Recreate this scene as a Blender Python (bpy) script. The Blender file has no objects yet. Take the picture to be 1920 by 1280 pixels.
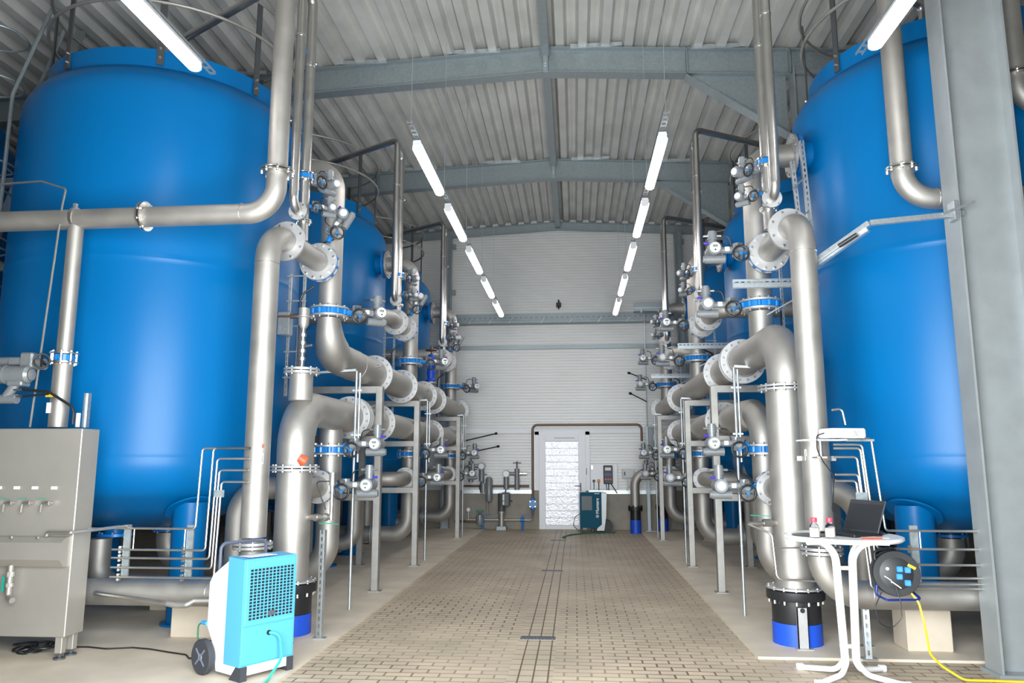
import bpy, math, random
from mathutils import Vector, Matrix
random.seed(7)
R_ = math.radians
PI = math.pi
S = bpy.context.scene
COL = S.collection
AX = -0.36                      # the hall's centre line

# ------------------------------------------------------------------ materials
MATS = {}
def mat(name, col, rough=.5, metal=0.0, noise=0.0, nscale=8.0, bump=0.0, bscale=60.0, coat=0.0, emit=None, spec=None, alpha=None, trans=0.0, rvar=0.0):
    m = bpy.data.materials.new(name); m.use_nodes = True
    nt = m.node_tree; b = nt.nodes['Principled BSDF']
    b.inputs['Base Color'].default_value = (*col, 1)
    b.inputs['Roughness'].default_value = rough
    b.inputs['Metallic'].default_value = metal
    if coat: b.inputs['Coat Weight'].default_value = coat; b.inputs['Coat Roughness'].default_value = .12
    if spec is not None: b.inputs['Specular IOR Level'].default_value = spec
    if trans: b.inputs['Transmission Weight'].default_value = trans; b.inputs['IOR'].default_value = 1.12
    if emit: b.inputs['Emission Color'].default_value = (*emit[0], 1); b.inputs['Emission Strength'].default_value = emit[1]
    if noise or bump or rvar:
        tc = nt.nodes.new('ShaderNodeTexCoord')
    if noise or rvar:
        n = nt.nodes.new('ShaderNodeTexNoise'); n.inputs['Scale'].default_value = nscale; n.inputs['Detail'].default_value = 5
        nt.links.new(tc.outputs['Object'], n.inputs['Vector'])
        if noise:
            r = nt.nodes.new('ShaderNodeMapRange'); r.inputs[1].default_value = .3; r.inputs[2].default_value = .7
            r.inputs[3].default_value = 1-noise; r.inputs[4].default_value = 1+noise
            nt.links.new(n.outputs['Fac'], r.inputs[0])
            mx = nt.nodes.new('ShaderNodeMix'); mx.data_type = 'RGBA'; mx.blend_type = 'MULTIPLY'; mx.inputs[0].default_value = 1
            mx.inputs[6].default_value = (*col, 1); nt.links.new(r.outputs[0], mx.inputs[7]); nt.links.new(mx.outputs[2], b.inputs['Base Color'])
        if rvar:
            r2 = nt.nodes.new('ShaderNodeMapRange'); r2.inputs[1].default_value = .3; r2.inputs[2].default_value = .7
            r2.inputs[3].default_value = rough-rvar; r2.inputs[4].default_value = rough+rvar
            nt.links.new(n.outputs['Fac'], r2.inputs[0]); nt.links.new(r2.outputs[0], b.inputs['Roughness'])
    if bump:
        n2 = nt.nodes.new('ShaderNodeTexNoise'); n2.inputs['Scale'].default_value = bscale
        nt.links.new(tc.outputs['Object'], n2.inputs['Vector'])
        bp = nt.nodes.new('ShaderNodeBump'); bp.inputs['Strength'].default_value = bump; bp.inputs['Distance'].default_value = .01
        nt.links.new(n2.outputs['Fac'], bp.inputs['Height']); nt.links.new(bp.outputs[0], b.inputs['Normal'])
    MATS[name] = m
    return m
STEEL = mat('brushed_stainless', (.43,.41,.38), .56, .85, noise=.07, nscale=5, rvar=.05)
STEELF = mat('frame_stainless', (.36,.35,.33), .5, .85, noise=.10, nscale=9)
BOLTD = mat('flange_bolt', (.30,.30,.30), .4, .9)
STEELB = mat('bright_stainless', (.54,.52,.49), .36, .95, rvar=.05)
PLATE = mat('flange_plate', (.46,.46,.46), .48, .6, noise=.08, nscale=14)
BOLT = mat('zinc_bolt', (.72,.71,.68), .28, 1.0)
GALV = mat('galvanised_steel', (.30,.345,.36), .48, .55, noise=.10, nscale=22, rvar=.08)
GALVL = mat('galvanised_strut', (.50,.54,.56), .38, .8, noise=.12, nscale=40)
COLM = mat('column_galvanised', (.345,.375,.385), .5, .45, noise=.07, nscale=5)
ROOF = mat('roof_sheet', (.55,.55,.52), .5, .2, noise=.12, nscale=1.6)
BLUE = mat('tank_blue_paint', (.0,.128,.355), .34, 0, noise=.03, nscale=.8, spec=.22)
VBLUE = mat('valve_blue_paint', (.003,.17,.50), .35, 0, coat=.1)
DBLUE = mat('floor_collar_blue', (.008,.07,.52), .45)
BLACK = mat('black_rubber', (.012,.013,.015), .45)
DARK = mat('dark_steel', (.10,.105,.11), .5, .5)
GREY = mat('actuator_grey', (.20,.215,.225), .38, .15, noise=.05, nscale=30, coat=.15)
GREYD = mat('actuator_dark', (.07,.08,.085), .45)
WHITE = mat('white_plastic', (.82,.82,.82), .35)
WALLM = mat('wall_panel_white', (.68,.68,.66), .42, .1, noise=.03, nscale=1.2)
TRIMW = mat('trim_white', (.80,.81,.83), .4)
PLINTH = mat('plinth_concrete', (.30,.275,.235), .85, 0, noise=.12, nscale=3, bump=.15)
CONC = mat('pad_concrete', (.62,.54,.43), .6, 0, noise=.12, nscale=2.2, bump=.08, bscale=90)
DRAINM = mat('drain_iron', (.13,.14,.15), .5, .6)
LAMP = mat('lamp_diffuser', (.9,.9,.9), .4, emit=((1,.97,.97), 24.0))
LAMPH = mat('lamp_housing', (.55,.56,.57), .45)
LCYAN = mat('dryer_cyan', (.075,.345,.62), .45)
LWHITE = mat('dryer_white', (.70,.72,.78), .4)
RUBBER = mat('wheel_rubber', (.035,.038,.045), .6)
HUB = mat('wheel_hub', (.15,.17,.22), .45)
HANDLE = mat('handle_grey', (.10,.12,.17), .4, .3)
GREEN = mat('green_hose', (.03,.50,.30), .35)
DGREEN = mat('dark_green_hose', (.02,.14,.07), .4)
TEAL = mat('far_dryer_teal', (.0,.075,.13), .6, spec=.2)
TEALD = mat('far_dryer_panel', (.02,.04,.05), .4)
SILV = mat('far_dryer_silver', (.42,.43,.43), .4, .3)
RED = mat('red_cap', (.70,.05,.09), .4)
ORANGE = mat('orange_cap', (.85,.09,.03), .45)
YEL = mat('yellow_cable', (.80,.55,.02), .4)
YELL = mat('yellow_label', (.85,.60,.02), .5)
NAVY = mat('reel_frame_blue', (.012,.03,.22), .35, .3)
SOCK = mat('reel_sockets_blue', (.04,.26,.75), .4)
VIOLET = mat('violet_plug', (.05,.03,.40), .4)
PAPER = mat('paper', (.80,.79,.80), .7)
INK = mat('ink_grey', (.12,.12,.13), .7)
SCREEN = mat('lcd_screen', (.16,.22,.18), .3)
SAND = mat('bottle_sediment', (.78,.72,.64), .8)
GLASS = mat('bottle_glass', (.95,.97,.97), .05, trans=1.0)
BROWN = mat('dark_copper', (.16,.10,.075), .4, .7)
TABLEM = mat('table_white', (.85,.85,.86), .35)
LABG = mat('green_handle', (.01,.30,.22), .4)
LAPT = mat('laptop_lid', (.05,.055,.06), .35, .5)

def paver_mat():
    m = bpy.data.materials.new('paving'); m.use_nodes = True; nt = m.node_tree; N = nt.nodes; L = nt.links
    b = N['Principled BSDF']; b.inputs['Roughness'].default_value = .5
    tc = N.new('ShaderNodeTexCoord')
    def brick(w, h, off, mort):
        br = N.new('ShaderNodeTexBrick'); br.offset = off; br.squash = 1
        br.inputs['Scale'].default_value = 1; br.inputs['Brick Width'].default_value = w; br.inputs['Row Height'].default_value = h
        br.inputs['Mortar Size'].default_value = mort; br.inputs['Mortar Smooth'].default_value = .3
        br.inputs['Color1'].default_value = (.51,.42,.31,1); br.inputs['Color2'].default_value = (.43,.355,.26,1)
        br.inputs['Mortar'].default_value = (.12,.08,.045,1); br.inputs['Bias'].default_value = -.2
        return br
    b1 = brick(.21, .105, .5, .009); L.new(tc.outputs['Object'], b1.inputs['Vector'])
    b2 = brick(.112, .16, 0, .007)
    mp = N.new('ShaderNodeMapping'); mp.inputs['Location'].default_value = (.56-.36+.36, 0, 0); L.new(tc.outputs['Object'], mp.inputs['Vector']); L.new(mp.outputs[0], b2.inputs['Vector'])
    sp = N.new('ShaderNodeSeparateXYZ'); L.new(tc.outputs['Object'], sp.inputs[0])
    n3 = N.new('ShaderNodeTexNoise'); n3.inputs['Scale'].default_value = .45; n3.inputs['Detail'].default_value = 3; L.new(tc.outputs['Object'], n3.inputs['Vector'])
    r3 = N.new('ShaderNodeMapRange'); r3.inputs[1].default_value = .38; r3.inputs[2].default_value = .62; L.new(n3.outputs['Fac'], r3.inputs[0])
    m3 = N.new('ShaderNodeMix'); m3.data_type = 'RGBA'; L.new(r3.outputs[0], m3.inputs[0]); m3.inputs[6].default_value = (.40,.32,.225,1); m3.inputs[7].default_value = (.13,.085,.045,1)
    L.new(m3.outputs[2], b1.inputs['Mortar'])
    ad = N.new('ShaderNodeMath'); ad.operation = 'ADD'; ad.inputs[1].default_value = .36; L.new(sp.outputs[0], ad.inputs[0])
    ab = N.new('ShaderNodeMath'); ab.operation = 'ABSOLUTE'; L.new(ad.outputs[0], ab.inputs[0])
    lt = N.new('ShaderNodeMath'); lt.operation = 'LESS_THAN'; lt.inputs[1].default_value = .172; L.new(ab.outputs[0], lt.inputs[0])
    mx = N.new('ShaderNodeMix'); mx.data_type = 'RGBA'; L.new(lt.outputs[0], mx.inputs[0]); L.new(b1.outputs[0], mx.inputs[6]); L.new(b2.outputs[0], mx.inputs[7])
    n = N.new('ShaderNodeTexNoise'); n.inputs['Scale'].default_value = 1.3; n.inputs['Detail'].default_value = 6; L.new(tc.outputs['Object'], n.inputs['Vector'])
    r = N.new('ShaderNodeMapRange'); r.inputs[1].default_value = .3; r.inputs[2].default_value = .7; r.inputs[3].default_value = .82; r.inputs[4].default_value = 1.15; L.new(n.outputs['Fac'], r.inputs[0])
    mu = N.new('ShaderNodeMix'); mu.data_type = 'RGBA'; mu.blend_type = 'MULTIPLY'; mu.inputs[0].default_value = 1; L.new(mx.outputs[2], mu.inputs[6]); L.new(r.outputs[0], mu.inputs[7])
    L.new(mu.outputs[2], b.inputs['Base Color'])
    mf = N.new('ShaderNodeMix'); mf.data_type = 'FLOAT'; L.new(lt.outputs[0], mf.inputs[0]); L.new(b1.outputs['Fac'], mf.inputs[2]); L.new(b2.outputs['Fac'], mf.inputs[3])
    bp = N.new('ShaderNodeBump'); bp.invert = True; bp.inputs['Strength'].default_value = .5; bp.inputs['Distance'].default_value = .006
    L.new(mf.outputs[0], bp.inputs['Height']); L.new(bp.outputs[0], b.inputs['Normal'])
    return m
PAVE = paver_mat()

# ------------------------------------------------------------------ mesh builder
def V(*a): return Vector(a)
def basis(ax):
    w = Vector(ax).normalized()
    a = V(0,0,1) if abs(w.z) < .9 else V(1,0,0)
    u = w.cross(a).normalized(); v = w.cross(u).normalized()
    return u, v, w
def fillet(pts, rad, seg=8):
    pts = [Vector(p) for p in pts]; out = [pts[0]]
    for i in range(1, len(pts)-1):
        p = pts[i]; a = (pts[i-1]-p); b = (pts[i+1]-p)
        r = rad[i-1] if isinstance(rad, (list, tuple)) else rad
        la, lb = a.length, b.length; a.normalize(); b.normalize()
        ang = a.angle(b)
        if ang > PI-.02 or r <= 0: out.append(p); continue
        t = min(r/math.tan(ang/2), la*.98 if i == 1 else la*.5, lb*.98 if i == len(pts)-2 else lb*.5)
        rr = t*math.tan(ang/2)
        c = p+(a+b).normalized()*(rr/math.sin(ang/2))
        s = p+a*t-c; e = p+b*t-c; th = s.angle(e)
        for j in range(seg+1):
            f = j/seg
            out.append(c+(s*math.sin((1-f)*th)+e*math.sin(f*th))/math.sin(th))
    out.append(pts[-1]); return out
class MB:
    def __init__(s): s.v = []; s.f = []
    def add(s, vs, fs):
        o = len(s.v); s.v += [Vector(x) for x in vs]; s.f += [tuple(i+o for i in f) for f in fs]; return s
    def box(s, x0, x1, y0, y1, z0, z1, M=None):
        vs = [V(x,y,z) for z in (z0,z1) for y in (y0,y1) for x in (x0,x1)]
        if M: vs = [M @ v for v in vs]
        return s.add(vs, [(0,2,3,1),(4,5,7,6),(0,1,5,4),(2,6,7,3),(0,4,6,2),(1,3,7,5)])
    def cbox(s, x0, x1, y0, y1, z0, z1, c=.01, M=None):      # box with chamfered edges
        cx, cy, cz = (x0+x1)/2, (y0+y1)/2, (z0+z1)/2; hx, hy, hz = abs(x1-x0)/2, abs(y1-y0)/2, abs(z1-z0)/2
        c = min(c, hx*.9, hy*.9, hz*.9); idx = {}; vs = []
        for sx in (-1,1):
            for sy in (-1,1):
                for sz in (-1,1):
                    for k in range(3):
                        d = [hx-c, hy-c, hz-c]; d[k] = (hx,hy,hz)[k]
                        idx[(sx,sy,sz,k)] = len(vs); vs.append(V(cx+sx*d[0], cy+sy*d[1], cz+sz*d[2]))
        fs = []
        for k in range(3):
            a, b = [i for i in range(3) if i != k]
            for sg in (-1,1):
                q = []
                for (p, r) in ((-1,-1),(1,-1),(1,1),(-1,1)):
                    t = [0,0,0]; t[k] = sg; t[a] = p; t[b] = r; q.append(idx[(*t, k)])
                if (sg > 0) == (k == 1): q.reverse()
                fs.append(tuple(q))
        for k in range(3):                                   # edges parallel to axis k
            a, b = [i for i in range(3) if i != k]
            for p in (-1,1):
                for r in (-1,1):
                    def g(e, w):
                        t = [0,0,0]; t[k] = e; t[a] = p; t[b] = r; return idx[(*t, w)]
                    q = [g(-1,a), g(1,a), g(1,b), g(-1,b)]
                    n = (vs[q[1]]-vs[q[0]]).cross(vs[q[2]]-vs[q[1]]); m = sum((vs[i] for i in q), V(0,0,0))/4-V(cx,cy,cz)
                    m[k] = 0
                    if n.dot(m) < 0: q.reverse()
                    fs.append(tuple(q))
        for sx in (-1,1):
            for sy in (-1,1):
                for sz in (-1,1):
                    q = [idx[(sx,sy,sz,k)] for k in range(3)]
                    if sx*sy*sz < 0: q.reverse()
                    fs.append(tuple(q))
        if M: vs = [M @ v for v in vs]
        return s.add(vs, fs)
    def tube(s, pts, r, n=14, caps=True, closed=False):
        pts = [Vector(p) for p in pts]; m = len(pts); rs = r if isinstance(r, (list,tuple)) else [r]*m
        T = []
        for i in range(m):
            if closed: t = pts[(i+1) % m]-pts[i-1]
            else: t = (pts[min(i+1,m-1)]-pts[max(i-1,0)])
            T.append(t.normalized())
        u, v, w = basis(T[0]); vs = []
        for i in range(m):
            u = (u-T[i]*u.dot(T[i])).normalized(); v = T[i].cross(u)
            for j in range(n):
                a = 2*PI*j/n; vs.append(pts[i]+(u*math.cos(a)+v*math.sin(a))*rs[i])
        fs = []
        for i in range(m if closed else m-1):
            i2 = (i+1) % m
            for j in range(n):
                fs.append((i*n+j, i*n+(j+1)%n, i2*n+(j+1)%n, i2*n+j))
        if caps and not closed:
            fs.append(tuple(range(n-1,-1,-1))); fs.append(tuple(range((m-1)*n, m*n)))
        return s.add(vs, fs)
    def cyl(s, p0, p1, r, n=20, r2=None):
        return s.tube([p0, p1], [r, r if r2 is None else r2], n)
    def pipe(s, pts, r, R=0, n=20, seg=8): return s.tube(fillet(pts, R, seg) if R else pts, r, n)
    def torus(s, c, ax, R, r, n=28, k=8):
        u, v, w = basis(ax); c = Vector(c)
        return s.tube([c+(u*math.cos(2*PI*i/n)+v*math.sin(2*PI*i/n))*R for i in range(n)], r, k, closed=True)
    def arc(s, c, ax, R, r, a0, a1, n=16, k=8):
        u, v, w = basis(ax); c = Vector(c)
        return s.tube([c+(u*math.cos(a0+(a1-a0)*i/n)+v*math.sin(a0+(a1-a0)*i/n))*R for i in range(n+1)], r, k)
    def disc(s, c, ax, R, th, rin=0, n=32):                  # disc or annulus centred on c
        u, v, w = basis(ax); c = Vector(c)
        if rin <= 0: return s.cyl(c-w*th/2, c+w*th/2, R, n)
        vs = []
        for (rr, h) in ((R,-1),(R,1),(rin,1),(rin,-1)):
            for j in range(n):
                a = 2*PI*j/n; vs.append(c+(u*math.cos(a)+v*math.sin(a))*rr+w*h*th/2)
        fs = []
        for k in range(4):
            k2 = (k+1) % 4
            for j in range(n): fs.append((k*n+j, k*n+(j+1)%n, k2*n+(j+1)%n, k2*n+j))
        return s.add(vs, fs)
    def bolts(s, c, ax, R, n, th, b=.012):                   # hex heads on both faces
        u, v, w = basis(ax); c = Vector(c)
        for i in range(n):
            a = 2*PI*(i+.5)/n; p = c+(u*math.cos(a)+v*math.sin(a))*R
            s.cyl(p-w*(th/2+b*1.1), p+w*(th/2+b*1.1), b, 6)
        return s
    def lathe(s, prof, c=(0,0,0), n=64, ax=(0,0,1)):
        u, v, w = basis(ax); c = Vector(c); vs = []; m = len(prof)
        for (r, z) in prof:
            for j in range(n):
                a = 2*PI*j/n; vs.append(c+(u*math.cos(a)+v*math.sin(a))*max(r,1e-4)+w*z)
        fs = [(i*n+j, i*n+(j+1)%n, (i+1)*n+(j+1)%n, (i+1)*n+j) for i in range(m-1) for j in range(n)]
        fs.append(tuple(range(n-1,-1,-1))); fs.append(tuple(range((m-1)*n, m*n)))
        return s.add(vs, fs)
    def prism(s, poly, d0, d1, f):                           # 2-D outline extruded; f maps (a,b,d) to a point
        n = len(poly)
        vs = [f(a,b,d0) for a,b in poly]+[f(a,b,d1) for a,b in poly]
        fs = [tuple(range(n-1,-1,-1)), tuple(range(n,2*n))]+[(i,(i+1)%n,n+(i+1)%n,n+i) for i in range(n)]
        return s.add(vs, fs)
    def bar(s, p0, p1, w, h, up=(0,0,1)):                    # rectangular bar
        p0, p1 = Vector(p0), Vector(p1); t = (p1-p0).normalized(); sd = t.cross(Vector(up))
        sd = sd.normalized() if sd.length > 1e-4 else V(1,0,0); u2 = sd.cross(t)
        vs = [p+sd*a*w/2+u2*b*h/2 for p in (p0,p1) for a,b in ((-1,-1),(1,-1),(1,1),(-1,1))]
        return s.add(vs, [(3,2,1,0),(4,5,6,7),(0,1,5,4),(1,2,6,5),(2,3,7,6),(3,0,4,7)])
    def strut(s, p0, p1, w=.041, face=(0,-1,0), slots=True):  # perforated C channel, open side along face
        p0, p1 = Vector(p0), Vector(p1); t = (p1-p0).normalized(); f = Vector(face); f = (f-t*f.dot(t)).normalized(); sd = t.cross(f)
        th = .004
        s.bar(p0+sd*(w/2), p1+sd*(w/2), th, w, f) if False else None
        for sg in (-1,1):
            q = sd*sg*(w/2)
            vs = [p+q+sd*a+f*b for p in (p0,p1) for a,b in ((-th/2,-w/2),(th/2,-w/2),(th/2,w/2),(-th/2,w/2))]
            s.add(vs, [(3,2,1,0),(4,5,6,7),(0,1,5,4),(1,2,6,5),(2,3,7,6),(3,0,4,7)])
        L = (p1-p0).length; n = max(1, int(L/.06)) if slots else 1
        # perforated web made of two edge strips and rungs between the slots
        for sg in (-1,1):
            c = sd*sg*w*.34-f*w/2
            vs = [p+c+sd*a+f*b for p in (p0,p1) for a,b in ((-w*.17,-th/2),(w*.17,-th/2),(w*.17,th/2),(-w*.17,th/2))]
            s.add(vs, [(3,2,1,0),(4,5,6,7),(0,1,5,4),(1,2,6,5),(2,3,7,6),(3,0,4,7)])
        for i in range(n):
            a0 = L*(i+.0)/n; a1 = L*(i+.45)/n
            vs = [p0+t*e-f*w/2+sd*a+f*b for e in (a0,a1) for a,b in ((-w*.2,-th/2),(w*.2,-th/2),(w*.2,th/2),(-w*.2,th/2))]
            s.add(vs, [(3,2,1,0),(4,5,6,7),(0,1,5,4),(1,2,6,5),(2,3,7,6),(3,0,4,7)])
        return s
    def build(s, name, m, parent=None, org=None, smooth=True, ang=35):
        me = bpy.data.meshes.new(name)
        o = Vector(org) if org is not None else V(0,0,0)
        me.from_pydata([tuple(v-o) for v in s.v], [], s.f); me.update()
        if smooth:
            me.polygons.foreach_set('use_smooth', [True]*len(me.polygons)); me.set_sharp_from_angle(angle=R_(ang))
        me.materials.append(m)
        ob = bpy.data.objects.new(name, me); COL.objects.link(ob)
        if parent: ob.parent = parent
        return ob
def tag(o, label=None, cat=None, group=None, kind=None):
    if label: o['label'] = label
    if cat: o['category'] = cat
    if group: o['group'] = group
    if kind: o['kind'] = kind
    return o
class Thing:
    def __init__(s, name, label, cat, loc=(0,0,0), group=None, rotz=0):
        s.o = bpy.data.objects.new(name, None); COL.objects.link(s.o); s.o.empty_display_size = .1
        s.loc = Vector(loc); s.o.location = s.loc; s.o.rotation_euler.z = rotz; s.org = s.loc if rotz == 0 else V(0,0,0)
        tag(s.o, label, cat, group)
    def part(s, name, mb, m, parent=None, label=None, **k):
        p = mb.build(name, m, parent or s.o, s.org, **k)
        if label: p['label'] = label
        return p
def copy_tree(o, parent=None):
    c = o.copy(); COL.objects.link(c)
    if parent: c.parent = parent
    for ch in [x for x in o.children]: copy_tree(ch, c)
    return c
def single(name, mb, m, label, cat, org=None, group=None, kind=None):
    o = mb.build(name, m, None, org)
    if org is not None: o.location = Vector(org)
    return tag(o, label, cat, group, kind)
def struct(name, mb, m, smooth=True):
    return tag(mb.build(name, m, None, None, smooth=smooth), kind='structure')
SIDE = {-1:'left', 1:'right'}
ORD = ['nearest', 'middle', 'farthest']
def X(s, d): return AX+s*d

# ------------------------------------------------------------------ the hall
HW = 11.4; YB = 18.9; YF = 2.0; RZ = 7.66; SL = .055
def roof_z(x): return RZ-SL*abs(x-AX)
# floor: paving in the aisle, concrete pads under the tanks
struct('floor', MB().box(AX-HW, AX+HW, -4, YB+.1, -.12, 0), PAVE, False)
struct('trim_1', MB().box(AX-HW, AX-1.82, 2.4, YB, 0, .022), CONC, False)
struct('trim_2', MB().box(AX+1.84, AX+HW, 6.72, YB, 0, .022), CONC, False)
# back wall of ribbed panels over a concrete plinth
def ribbed(x0, x1, z0, z1, y, pitch=.072, dep=.006):
    n = max(2, int((z1-z0)/pitch)); p = (z1-z0)/n; vs = []; fs = []
    prof = []
    for i in range(n):
        z = z0+i*p; prof += [(y, z), (y, z+p*.55), (y+dep, z+p*.68), (y+dep, z+p*.87)]
    prof.append((y, z1))
    for (yy, z) in prof: vs += [V(x0,yy,z), V(x1,yy,z)]
    for i in range(len(prof)-1): fs.append((2*i, 2*i+1, 2*i+3, 2*i+2))
    b = MB().add(vs, fs); b.box(x0, x1, y+.02, y+.14, z0, z1); return b
bw = MB()
for (x0, x1, z0, z1) in ((AX-HW, -1.0, .92, 2.3), (.36, AX+HW, .92, 2.3), (AX-HW, AX+HW, 2.3, 4.4), (AX-HW, AX+HW, 4.4, 7.75)):
    q = ribbed(x0, x1, z0, z1, YB); bw.add(q.v, q.f)
struct('wall_back', bw, WALLM, False)
pl = MB(); pl.box(AX-HW, -.88, YB-.06, YB+.14, 0, .92); pl.box(.24, AX+HW, YB-.06, YB+.14, 0, .92)
struct('wall_back_plinth', pl, PLINTH, False)
for i, (z0, z1, y, m_) in enumerate(((2.30, 2.41, YB-.03, TRIMW), (4.40, 4.50, YB-.05, GALV))):
    struct('trim_%d' % (i+3), MB().box(AX-3.6, AX+3.4, y, YB, z0, z1), m_, False)
tz = MB(); tz.box(-2.75, -1.05, YB-.07, YB, .84, .93); tz.box(.32, 2.2, YB-.07, YB, .84, .93)
for i in range(36):
    for (a, b) in ((-2.7, -1.1), (.36, 2.1)):
        x = a+(b-a)*i/35; tz.bar((x,YB-.075,.84), (x+.03,YB-.075,.92), .012, .01)
struct('trim_5', tz, GALVL, False)
# side walls, front wall with the open gate
sw = ribbed(0, 1, 0, 7.3, 0)
struct('wall_left', MB().box(AX-HW-.12, AX-HW, YF, YB, 0, 7.3), WALLM, False)
struct('wall_right', MB().box(AX+HW, AX+HW+.12, YF, YB, 0, 7.3), WALLM, False)
fw = MB(); fw.box(AX-HW, AX-2.1, YF-.15, YF, 0, 7.7); fw.box(AX+2.1, AX+HW, YF-.15, YF, 0, 7.7); fw.box(AX-2.1, AX+2.1, YF-.15, YF, 3.6, 7.7)
struct('wall_front', fw, WALLM, False)
# roof: trapezoidal sheet, ribs along the hall
def roof():
    pitch = .333; prof = []; n = int(2*HW/pitch)+1
    for i in range(n+1):
        x = AX-HW-.1+i*pitch
        for (dx, dz) in ((0,0), (.12,0), (.165,.10), (.20,.10), (.205,.092), (.225,.092), (.23,.10), (.288,.10)):
            xx = x+dx; prof.append((xx, roof_z(xx)+.02+dz))
    vs = []; fs = []
    for (x, z) in prof: vs += [V(x,YF-.3,z), V(x,YB+.1,z)]
    for i in range(len(prof)-1): fs.append((2*i, 2*i+2, 2*i+3, 2*i+1))
    b = MB().add(vs, fs)
    return b
struct('ceiling', roof(), ROOF, False)
struct('ceiling_cover', MB().prism([(AX-HW-.2,7.35),(AX,8.0),(AX+HW+.2,7.35),(AX+HW+.2,7.45),(AX,8.12),(AX-HW-.2,7.45)], YF-.3, YB+.2, lambda a,b,d: V(a,d,b)), ROOF, False)
# ridge beam
rb = MB()
for y0, y1 in ((2.1,6.25),(6.45,10.4),(10.62,14.6),(14.82,18.75)): rb.box(AX-.06, AX+.06, y0, y1, RZ-.16, RZ-.02)
struct('beam_ridge', rb, GALV, False)
# frames: sloping I-section beams, columns and haunches
def ibeam(mb, p0, p1, h, w, t=.014):
    p0, p1 = Vector(p0), Vector(p1)
    mb.bar(p0+V(0,0,-t/2), p1+V(0,0,-t/2), w, t); mb.bar(p0+V(0,0,-h+t/2), p1+V(0,0,-h+t/2), w, t)
    mb.bar(p0+V(0,0,-h/2), p1+V(0,0,-h/2), .012, h-2*t)
def icol(mb, x0, x1, y0, y1, z0, z1, t=.018):
    mb.box(x0, x0+t, y0, y1, z0, z1); mb.box(x1-t, x1, y0, y1, z0, z1); mb.box(x0+t, x1-t, (y0+y1)/2-.008, (y0+y1)/2+.008, z0, z1)
def frame(y, idx):
    h = .40
    t = Thing('portal_frame', ['galvanised roof beam with haunch closest to the camera side', 'galvanised roof beam with haunch crossing above the first pair of hanging lamps', 'second galvanised roof beam with haunch, deeper in the hall'][idx], 'beam', (AX, y, 0), 'galvanised portal frames carrying the roof')
    for sgn in (-1, 1):
        end = HW-.1 if sgn < 0 else 3.98
        mb = MB(); ibeam(mb, (AX, y, RZ), (AX+sgn*end, y, RZ-SL*end), h, .2)
        if sgn > 0: ibeam(mb, (AX+end, y, RZ-SL*end), (AX+HW-.1, y, RZ-SL*(HW-.1)), h, .2)
        for xx in ((2.05, 3.5) if sgn > 0 else (3.6,)): mb.box(AX+sgn*xx-.007, AX+sgn*xx+.007, y-.1, y+.1, RZ-SL*xx-h, RZ-SL*xx)
        t.part('beam', mb, GALV, smooth=False)
    mb = MB(); mb.box(AX-.035, AX+.035, y-.11, y-.09, RZ-h-.02, RZ-.02); mb.box(AX-.10, AX+.10, y-.012, y+.012, RZ-h, RZ)
    jp = t.part('ridge_plate', mb, GALV, smooth=False)
    t.part('plate_bolt', MB().bolts((AX, y-.1, RZ-.12), (0,1,0), .02, 2, .03, .009).bolts((AX, y-.1, RZ-.30), (0,1,0), .02, 2, .03, .009), BOLT, jp)
    mb = MB()                                                # haunch at the right-hand column
    z0 = RZ-SL*2.05-h
    mb.prism([(AX+2.05,z0),(AX+3.45,z0-SL*1.4),(AX+3.45,z0-.98)], y-.006, y+.006, lambda a,b,d: V(a,d,b))
    mb.bar((AX+2.03,y,z0-.02), (AX+3.46,y,z0-.98), .2, .016)
    t.part('haunch', mb, GALV, smooth=False)
    mb = MB(); icol(mb, X(1,3.52), X(1,4.04), y-.15, y+.09, .0, RZ-SL*3.8-.3)
    if idx == 0: mb.box(X(1,3.49), X(1,4.07), y-.17, y+.11, 0, .03)
    t.part('column', mb, COLM, smooth=False)
    mb = MB(); icol(mb, AX-HW+.05, AX-HW+.45, y-.13, y+.15, 0, RZ-SL*HW-.3); t.part('column', mb, COLM, smooth=False)
    mb = MB()
    for xc in (-6.4, -4.6, -2.75, -1.05, .75, 2.5, 4.5): 
        t.part('closing_plate', MB().box(AX+xc-.38, AX+xc+.38, y-.115, y-.09, RZ-SL*abs(xc)-.01, RZ-SL*abs(xc)+.05), GALVL, smooth=False)
for i, y in enumerate((6.42, 10.5, 14.72)): frame(y, i)
gb = MB(); ibeam(gb, (AX,YB-.12,RZ), (AX-HW,YB-.12,RZ-SL*HW), .2, .12); ibeam(gb, (AX,YB-.12,RZ), (AX+HW,YB-.12,RZ-SL*HW), .2, .12)
struct('beam_back', gb, GALV, False)
for x, lb in ((-3.15,'left'), (2.62,'right')):
    mb = MB(); icol(mb, x-.09, x+.09, YB-.40, YB-.20, 0, 7.28)
    t = Thing('gable_post', 'grey steel post against the back wall at the %s end of the cable tray' % lb, 'post', (x, YB-.16, 0), 'steel posts on the back wall')
    t.part('shaft', mb, GALV, smooth=False)
    for z in (5.8, 7.0): t.part('bracket', MB().box(x+.09, x+.17, YB-.2, YB-.1, z, z+.12), GALV, smooth=False)

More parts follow.
